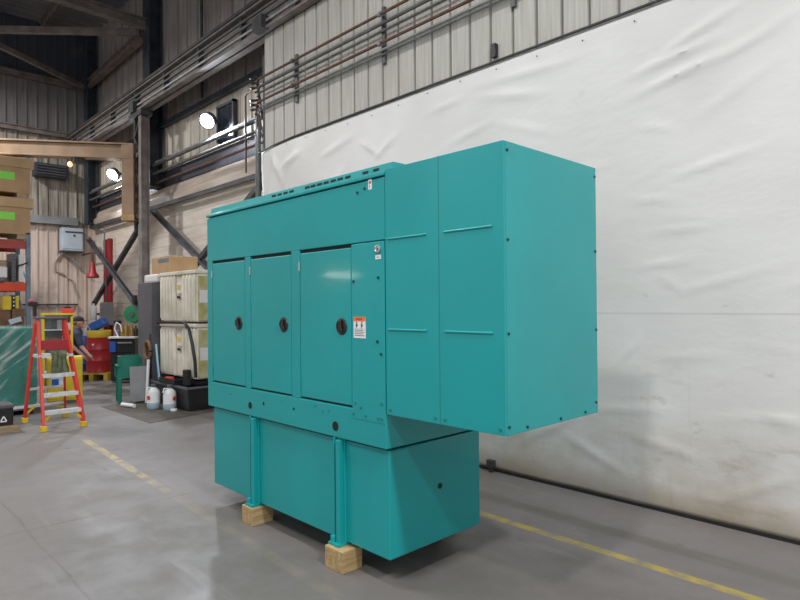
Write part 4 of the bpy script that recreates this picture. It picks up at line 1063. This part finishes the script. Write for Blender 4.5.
def tote(z0, z1, lab):
    x0, x1, y0, y1 = -10.17, -8.84, 4.10, 4.93
    t = thing('tote', lab, 'tote', ((x0 + x1) / 2, (y0 + y1) / 2, z0), 'stacked cream totes')
    bm = BM(); box(bm, x0, x1, y0 + .03, y1, z0 + .02, z1 - .04); obj('body', bm, 'tote', t, bev=.03)
    bm = BM(); n = 11
    for i in range(n):
        x = x0 + .06 + i * (x1 - x0 - .12) / (n - 1)
        if i in (5, 6): continue
        tube(bm, [(x, y0 + .035, z0 + .05), (x, y0 + .014, z0 + .09), (x, y0 + .014, z1 - .12), (x, y0 + .035, z1 - .08)], .040, 8)
    obj('rib', bm, 'tote', t, smooth=True)
    bm = BM(); box(bm, x0 - .015, x1 + .015, y0 - .01, y1 + .015, z1 - .06, z1); obj('rim', bm, 'tote', t, bev=.012)
    xm = x0 + .06 + 5.5 * (x1 - x0 - .12) / (n - 1)
    bm = BM(); box(bm, xm - .07, xm + .09, y0 + .005, y0 + .03, z1 - .36, z1 - .18); lb = obj('label', bm, 'paper', t)
    bm = BM(); box(bm, xm - .05, xm + .07, y0 + .001, y0 + .005, z1 - .30, z1 - .22); obj('label_block', bm, 'yellow', lb)
    bm = BM(); box(bm, xm - .06, xm + .06, y0 + .001, y0 + .005, z1 - .44, z1 - .40); obj('dark_tag', bm, 'black', t)
    bm = BM(); box(bm, x1 - .02, x1 + .03, y0 + .05, y1 - .05, z0 + .05, z1 - .10); obj('end_panel', bm, 'totemoss', t)
    bm = BM(); box(bm, x1 + .02, x1 + .035, y0 + .06, y0 + .40, z0 + .32, z0 + .52); obj('end_label', bm, 'paper', t)
    return t
tote(.44, 1.33, 'cream ribbed plastic tote, lower of the stack of two')
tote(1.335, 2.17, 'cream ribbed plastic tote, upper of the stack of two')
t = thing('tote_stand', 'low black steel stand carrying the two cream totes', 'stand', (-9.4, 4.55, 0))
bm = BM(); box(bm, -10.15, -8.86, 4.12, 4.92, .38, .44); obj('deck', bm, 'black', t)
for x in (-10.1, -8.98):
    for y in (4.16, 4.80):
        bm = BM(); box(bm, x, x + .08, y, y + .08, .021, .38); obj('leg', bm, 'black', t)
bar('hose', 'thick black hose hanging down the front of the cream totes', 'hose', 'black',
    lambda bm: tube(bm, [(-10.1, 4.03, 1.335), (-9.6, 4.02, 1.345), (-9.05, 4.02, 1.35), (-8.88, 4.02, 1.25), (-8.76, 4.02, 1.0), (-8.70, 4.03, .75), (-8.70, 4.04, .52)], .025, 10), smooth=True)
t = thing('carton', 'tan cardboard carton with a dark printed strip on top of the cream totes', 'box', (-10.0, 4.5, 2.17))
bm = BM(); box(bm, -10.84, -10.06, 4.22, 4.72, 2.17, 2.47); obj('body', bm, 'cardboard', t, bev=.008)
bm = BM(); box(bm, -10.56, -10.10, 4.214, 4.22, 2.37, 2.43); obj('printed_strip', bm, 'rackblue', t)
bm = BM(); box(bm, -10.84, -10.06, 4.45, 4.49, 2.47, 2.472); obj('tape', bm, 'cardlid', t)
# black bin
t = thing('containment_bin', 'black plastic containment bin on the floor in front of the cream totes', 'bin', (-9.3, 4.1, 0))
x0, x1, y0, y1 = -9.72, -9.08, 3.95, 4.095
def tub(bm, x0, x1, y0, y1, z0, z1, t=.015, inset=.03):
    a = [(x0 + inset, y0 + inset), (x1 - inset, y0 + inset), (x1 - inset, y1 - inset), (x0 + inset, y1 - inset)]; b = [(x0, y0), (x1, y0), (x1, y1), (x0, y1)]
    ci = [(x0 + t, y0 + t), (x1 - t, y0 + t), (x1 - t, y1 - t), (x0 + t, y1 - t)]
    va = [bm.verts.new((p[0], p[1], z0)) for p in a]; vb = [bm.verts.new((p[0], p[1], z1)) for p in b]
    vc = [bm.verts.new((p[0], p[1], z1)) for p in ci]; vd = [bm.verts.new((p[0], p[1], z0 + .02)) for p in a]
    bm.faces.new(va[::-1]); bm.faces.new(vd)
    for i in range(4):
        j = (i + 1) % 4
        bm.faces.new((va[i], va[j], vb[j], vb[i])); bm.faces.new((vb[i], vb[j], vc[j], vc[i])); bm.faces.new((vc[i], vc[j], vd[j], vd[i]))
BX0, BX1, BY0, BY1, BH = -10.26, -8.74, 3.93, 5.0, .36
bm = BM(); tub(bm, BX0, BX1, BY0, BY1, 0, BH); obj('tub', bm, 'black', t)
bm = BM()
for y in (BY0, BY1): box(bm, BX0 - .02, BX1 + .02, y - .02, y + .02, BH - .015, BH + .015)
for x in (BX0, BX1): box(bm, x - .02, x + .02, BY0 + .02, BY1 - .02, BH - .015, BH + .015)
obj('rim', bm, 'darkgrey', t)
# odds and ends around the bin
def jug(x, y, spot, lab):
    t = thing('jug', lab, 'jug', (x, y, 0), 'white jugs in front of the black bin')
    bm = BM(); lathe(bm, [(.085, .006), (.095, .02), (.097, .12), (.095, .13), (.095, .25), (.085, .29), (.05, .325), (.035, .335), (.035, .35)], (x, y, 0), 22); b = obj('body', bm, 'jugw', t, smooth=True)
    bm = BM(); lathe(bm, [(.086, .005), (.0965, .02), (.0985, .10), (.0965, .104)], (x, y, 0), 22); obj('liquid_band', bm, 'jugfill', t, smooth=True)
    bm = BM(); lathe(bm, [(.040, .345), (.040, .385), (.035, .39)], (x, y, 0), 16); obj('cap', bm, 'darkgrey', t, smooth=True)
    bm = BM(); q = V((x, y, 0)); pts = [q + V((0, -.03, .335)), q + V((.0, -.085, .34)), q + V((.0, -.105, .28))]; tube(bm, pts, .012, 8); obj('handle', bm, 'jugw', t, smooth=True)
    d = (V((0, 0, 1.6)) - V((x, y, .3))); d.z = 0; d.normalize(); sd = V((-d.y, d.x, 0)); ax = (d * .75 + sd * spot).normalized()
    bm = BM(); lathe(bm, [(.034, 0), (.034, .006)], V((x, y, .185)) + ax * .0945, 16, ax); obj('red_mark', bm, 'redink', t)
jug(-9.46, 3.70, -.85, 'white plastic jug with red spot on its left, farther from the machine')
jug(-9.16, 3.83, .75, 'white plastic jug with red spot on its right, nearer the machine')
t = thing('lid', 'small white cap lying on the floor mat beside the right jug', 'lid', (-9.03, 3.88, .006))
bm = BM(); lathe(bm, [(.05, 0), (.05, .025), (.04, .03)], (-9.03, 3.84, .006), 16); obj('disc', bm, 'white', t)
bar('work_tray', 'black tray of tools lying across the bin rim under the lower tote', 'tray', 'black',
    lambda bm: (box(bm, -9.75, -9.15, 3.90, 4.08, BH + .015, BH + .035), box(bm, -9.75, -9.15, 3.90, 3.92, BH + .035, BH + .10), box(bm, -9.75, -9.73, 3.92, 4.08, BH + .035, BH + .10), box(bm, -9.17, -9.15, 3.92, 4.08, BH + .035, BH + .10)))
bar('hand_tool', 'red handled tool lying in the black tray on the bin', 'tool', 'fred', lambda bm: rbox(bm, (-9.55, 3.99, BH + .075), (.16, .07, .07), Matrix.Rotation(.4, 3, 'Z')), bev=.02)
bar('bin_lid', 'black upright bin lid leaning at the right end of the bin', 'lid', 'black', lambda bm: box(bm, -9.0, -8.86, 3.96, 4.05, BH + .016, BH + .27), bev=.02)
bar('paddle', 'light blue plastic paddle leaning against the cream totes', 'paddle', 'lightblue', lambda bm: rbox(bm, (-10.02, 3.99, .68), (.05, .02, .60), Matrix.Rotation(-.22, 3, 'Y')), bev=.006)
bar('tube_lamp', 'white fluorescent tube standing on end left of the jugs', 'tube', 'white', lambda bm: tube(bm, [(-10.12, 3.84, .006), (-10.13, 3.88, .72)], .024, 12), smooth=True)
bar('board', 'narrow black board leaning on the tall grey cabinet', 'board', 'black', lambda bm: rbox(bm, (-10.36, 3.955, .467), (.15, .028, .93), Matrix.Rotation(-.05, 3, 'X')))
bar('hose_coil', 'brown hose coil hung on the grey cabinet near the totes', 'hose', 'brownstuff', lambda bm: tube(bm, [(-10.36 + .13 * math.cos(a), 3.955 , .86 + .15 * math.sin(a)) for a in [i * PI / 12 for i in range(24)]], .03, 8), smooth=True)
bar('pipe_offcut', 'short pale pipe lying on the mat by the leaning grey sheet', 'pipe', 'white', lambda bm: tube(bm, [(-10.02, 3.42, .04), (-9.72, 3.50, .04)], .032, 12), smooth=True)
bar('floor_mat', 'dark oily floor mat under the jugs and the black bin', 'mat', 'mat', lambda bm: prism_z(bm, [(-10.3, 3.18), (-8.32, 3.2), (-8.5, 4.12), (-8.7, 4.5), (-10.6, 4.5)], 0.0, .005))
bar('floor_mat', 'dark floor patch in front of the bench under the red drum pallet', 'mat', 'mat', lambda bm: prism_z(bm, [(-12.6, 3.6), (-11.2, 3.75), (-11.4, 4.3), (-12.9, 4.1)], 0.0, .004))

# green plastic garden chair seen from behind, with a grey sheet leaning on it
t = thing('plastic_chair', 'dark green plastic garden chair with a grey sheet leaning on it', 'chair', (-10.5, 3.7, 0))
CH = V((-10.33, 3.66, 0)); RC = Matrix.Rotation(math.radians(46.2 + 32), 3, 'Z')
def cb(bm, a, b, c, d, e, f): return rb(bm, a, b, c, d, e, f, CH, RC)
bm = BM(); cb(bm, -.18, .18, .02, .38, .40, .43); obj('seat', bm, 'gplastic', t, bev=.012)
bm = BM(); n = 8
for j in range(2):
    pass
pts = []
for k in range(n + 1):
    a = -1 + 2 * k / n; pts.append((a * .19, -.0 + .05 * a * a, .80 - .05 * a ** 4))
va = []
for x, y, zt in pts:
    q0 = RC @ V((x, y, 0)); q1 = RC @ V((x, y + .025, 0))
    va.append([bm.verts.new(CH + V((q0.x, q0.y, .42))), bm.verts.new(CH + V((q0.x * 1.0, q0.y, zt))), bm.verts.new(CH + V((q1.x, q1.y, zt))), bm.verts.new(CH + V((q1.x, q1.y, .42)))])
for a, b in zip(va, va[1:]):
    for i in range(4): bm.faces.new((a[i], b[i], b[(i+1) % 4], a[(i+1) % 4]))
bm.faces.new(va[0]); bm.faces.new(va[-1][::-1])
obj('backrest', bm, 'gplastic', t, smooth=True)
for lx, ly in ((-.19, 0), (.13, 0), (-.18, .34), (.12, .34)):
    bm = BM(); cb(bm, lx, lx + .06, ly, ly + .05, 0, .42); obj('leg', bm, 'gplastic', t, bev=.01)
for lx in (-.20, .14):
    bm = BM(); cb(bm, lx, lx + .05, .02, .37, .60, .63); cb(bm, lx, lx + .05, .33, .38, .42, .61); obj('armrest', bm, 'gplastic', t, bev=.01)
bm = BM(); q = RC @ V((.13, -.08, 0)); R3 = RC @ Matrix.Rotation(-.14, 3, 'X')
rbox(bm, CH + q + V((0, 0, .32)), (.30, .012, .58), R3)
tag(obj('metal_sheet', bm, 'grey'), 'grey metal sheet leaning against the back of the green chair', 'sheet')

# ================================================================== CAMERA, WORLD, VIEW
F = 598.0; H = 1.6
yaw, pitch, roll = math.radians(43.8), math.radians(.45), math.radians(-.48)
f0 = V((-math.cos(yaw), math.sin(yaw), 0)); r0 = V((math.sin(yaw), math.cos(yaw), 0)); u0 = V((0, 0, 1))
f = f0 * math.cos(pitch) + u0 * math.sin(pitch); u = u0 * math.cos(pitch) - f0 * math.sin(pitch)
r = r0 * math.cos(roll) + u * math.sin(roll); u = u * math.cos(roll) - r0 * math.sin(roll)
cd = bpy.data.cameras.new('camera'); cd.sensor_width = 36; cd.lens = F / 800 * 36; cd.clip_start = .05; cd.clip_end = 200
cam = bpy.data.objects.new('camera', cd); COL.objects.link(cam)
mw = Matrix((r, u, -f)).transposed().to_4x4(); mw.translation = (0, 0, H); cam.matrix_world = mw
S.camera = cam

wd = bpy.data.worlds.new('hall_ambient'); S.world = wd; wd.use_nodes = True
bg = wd.node_tree.nodes['Background']; bg.inputs[0].default_value = (.94, .96, 1.0, 1); bg.inputs[1].default_value = .63
S.view_settings.view_transform = 'Standard'; S.view_settings.look = 'None'
S.view_settings.exposure = 0.0; S.view_settings.gamma = 1.0
S.view_settings.use_curve_mapping = False
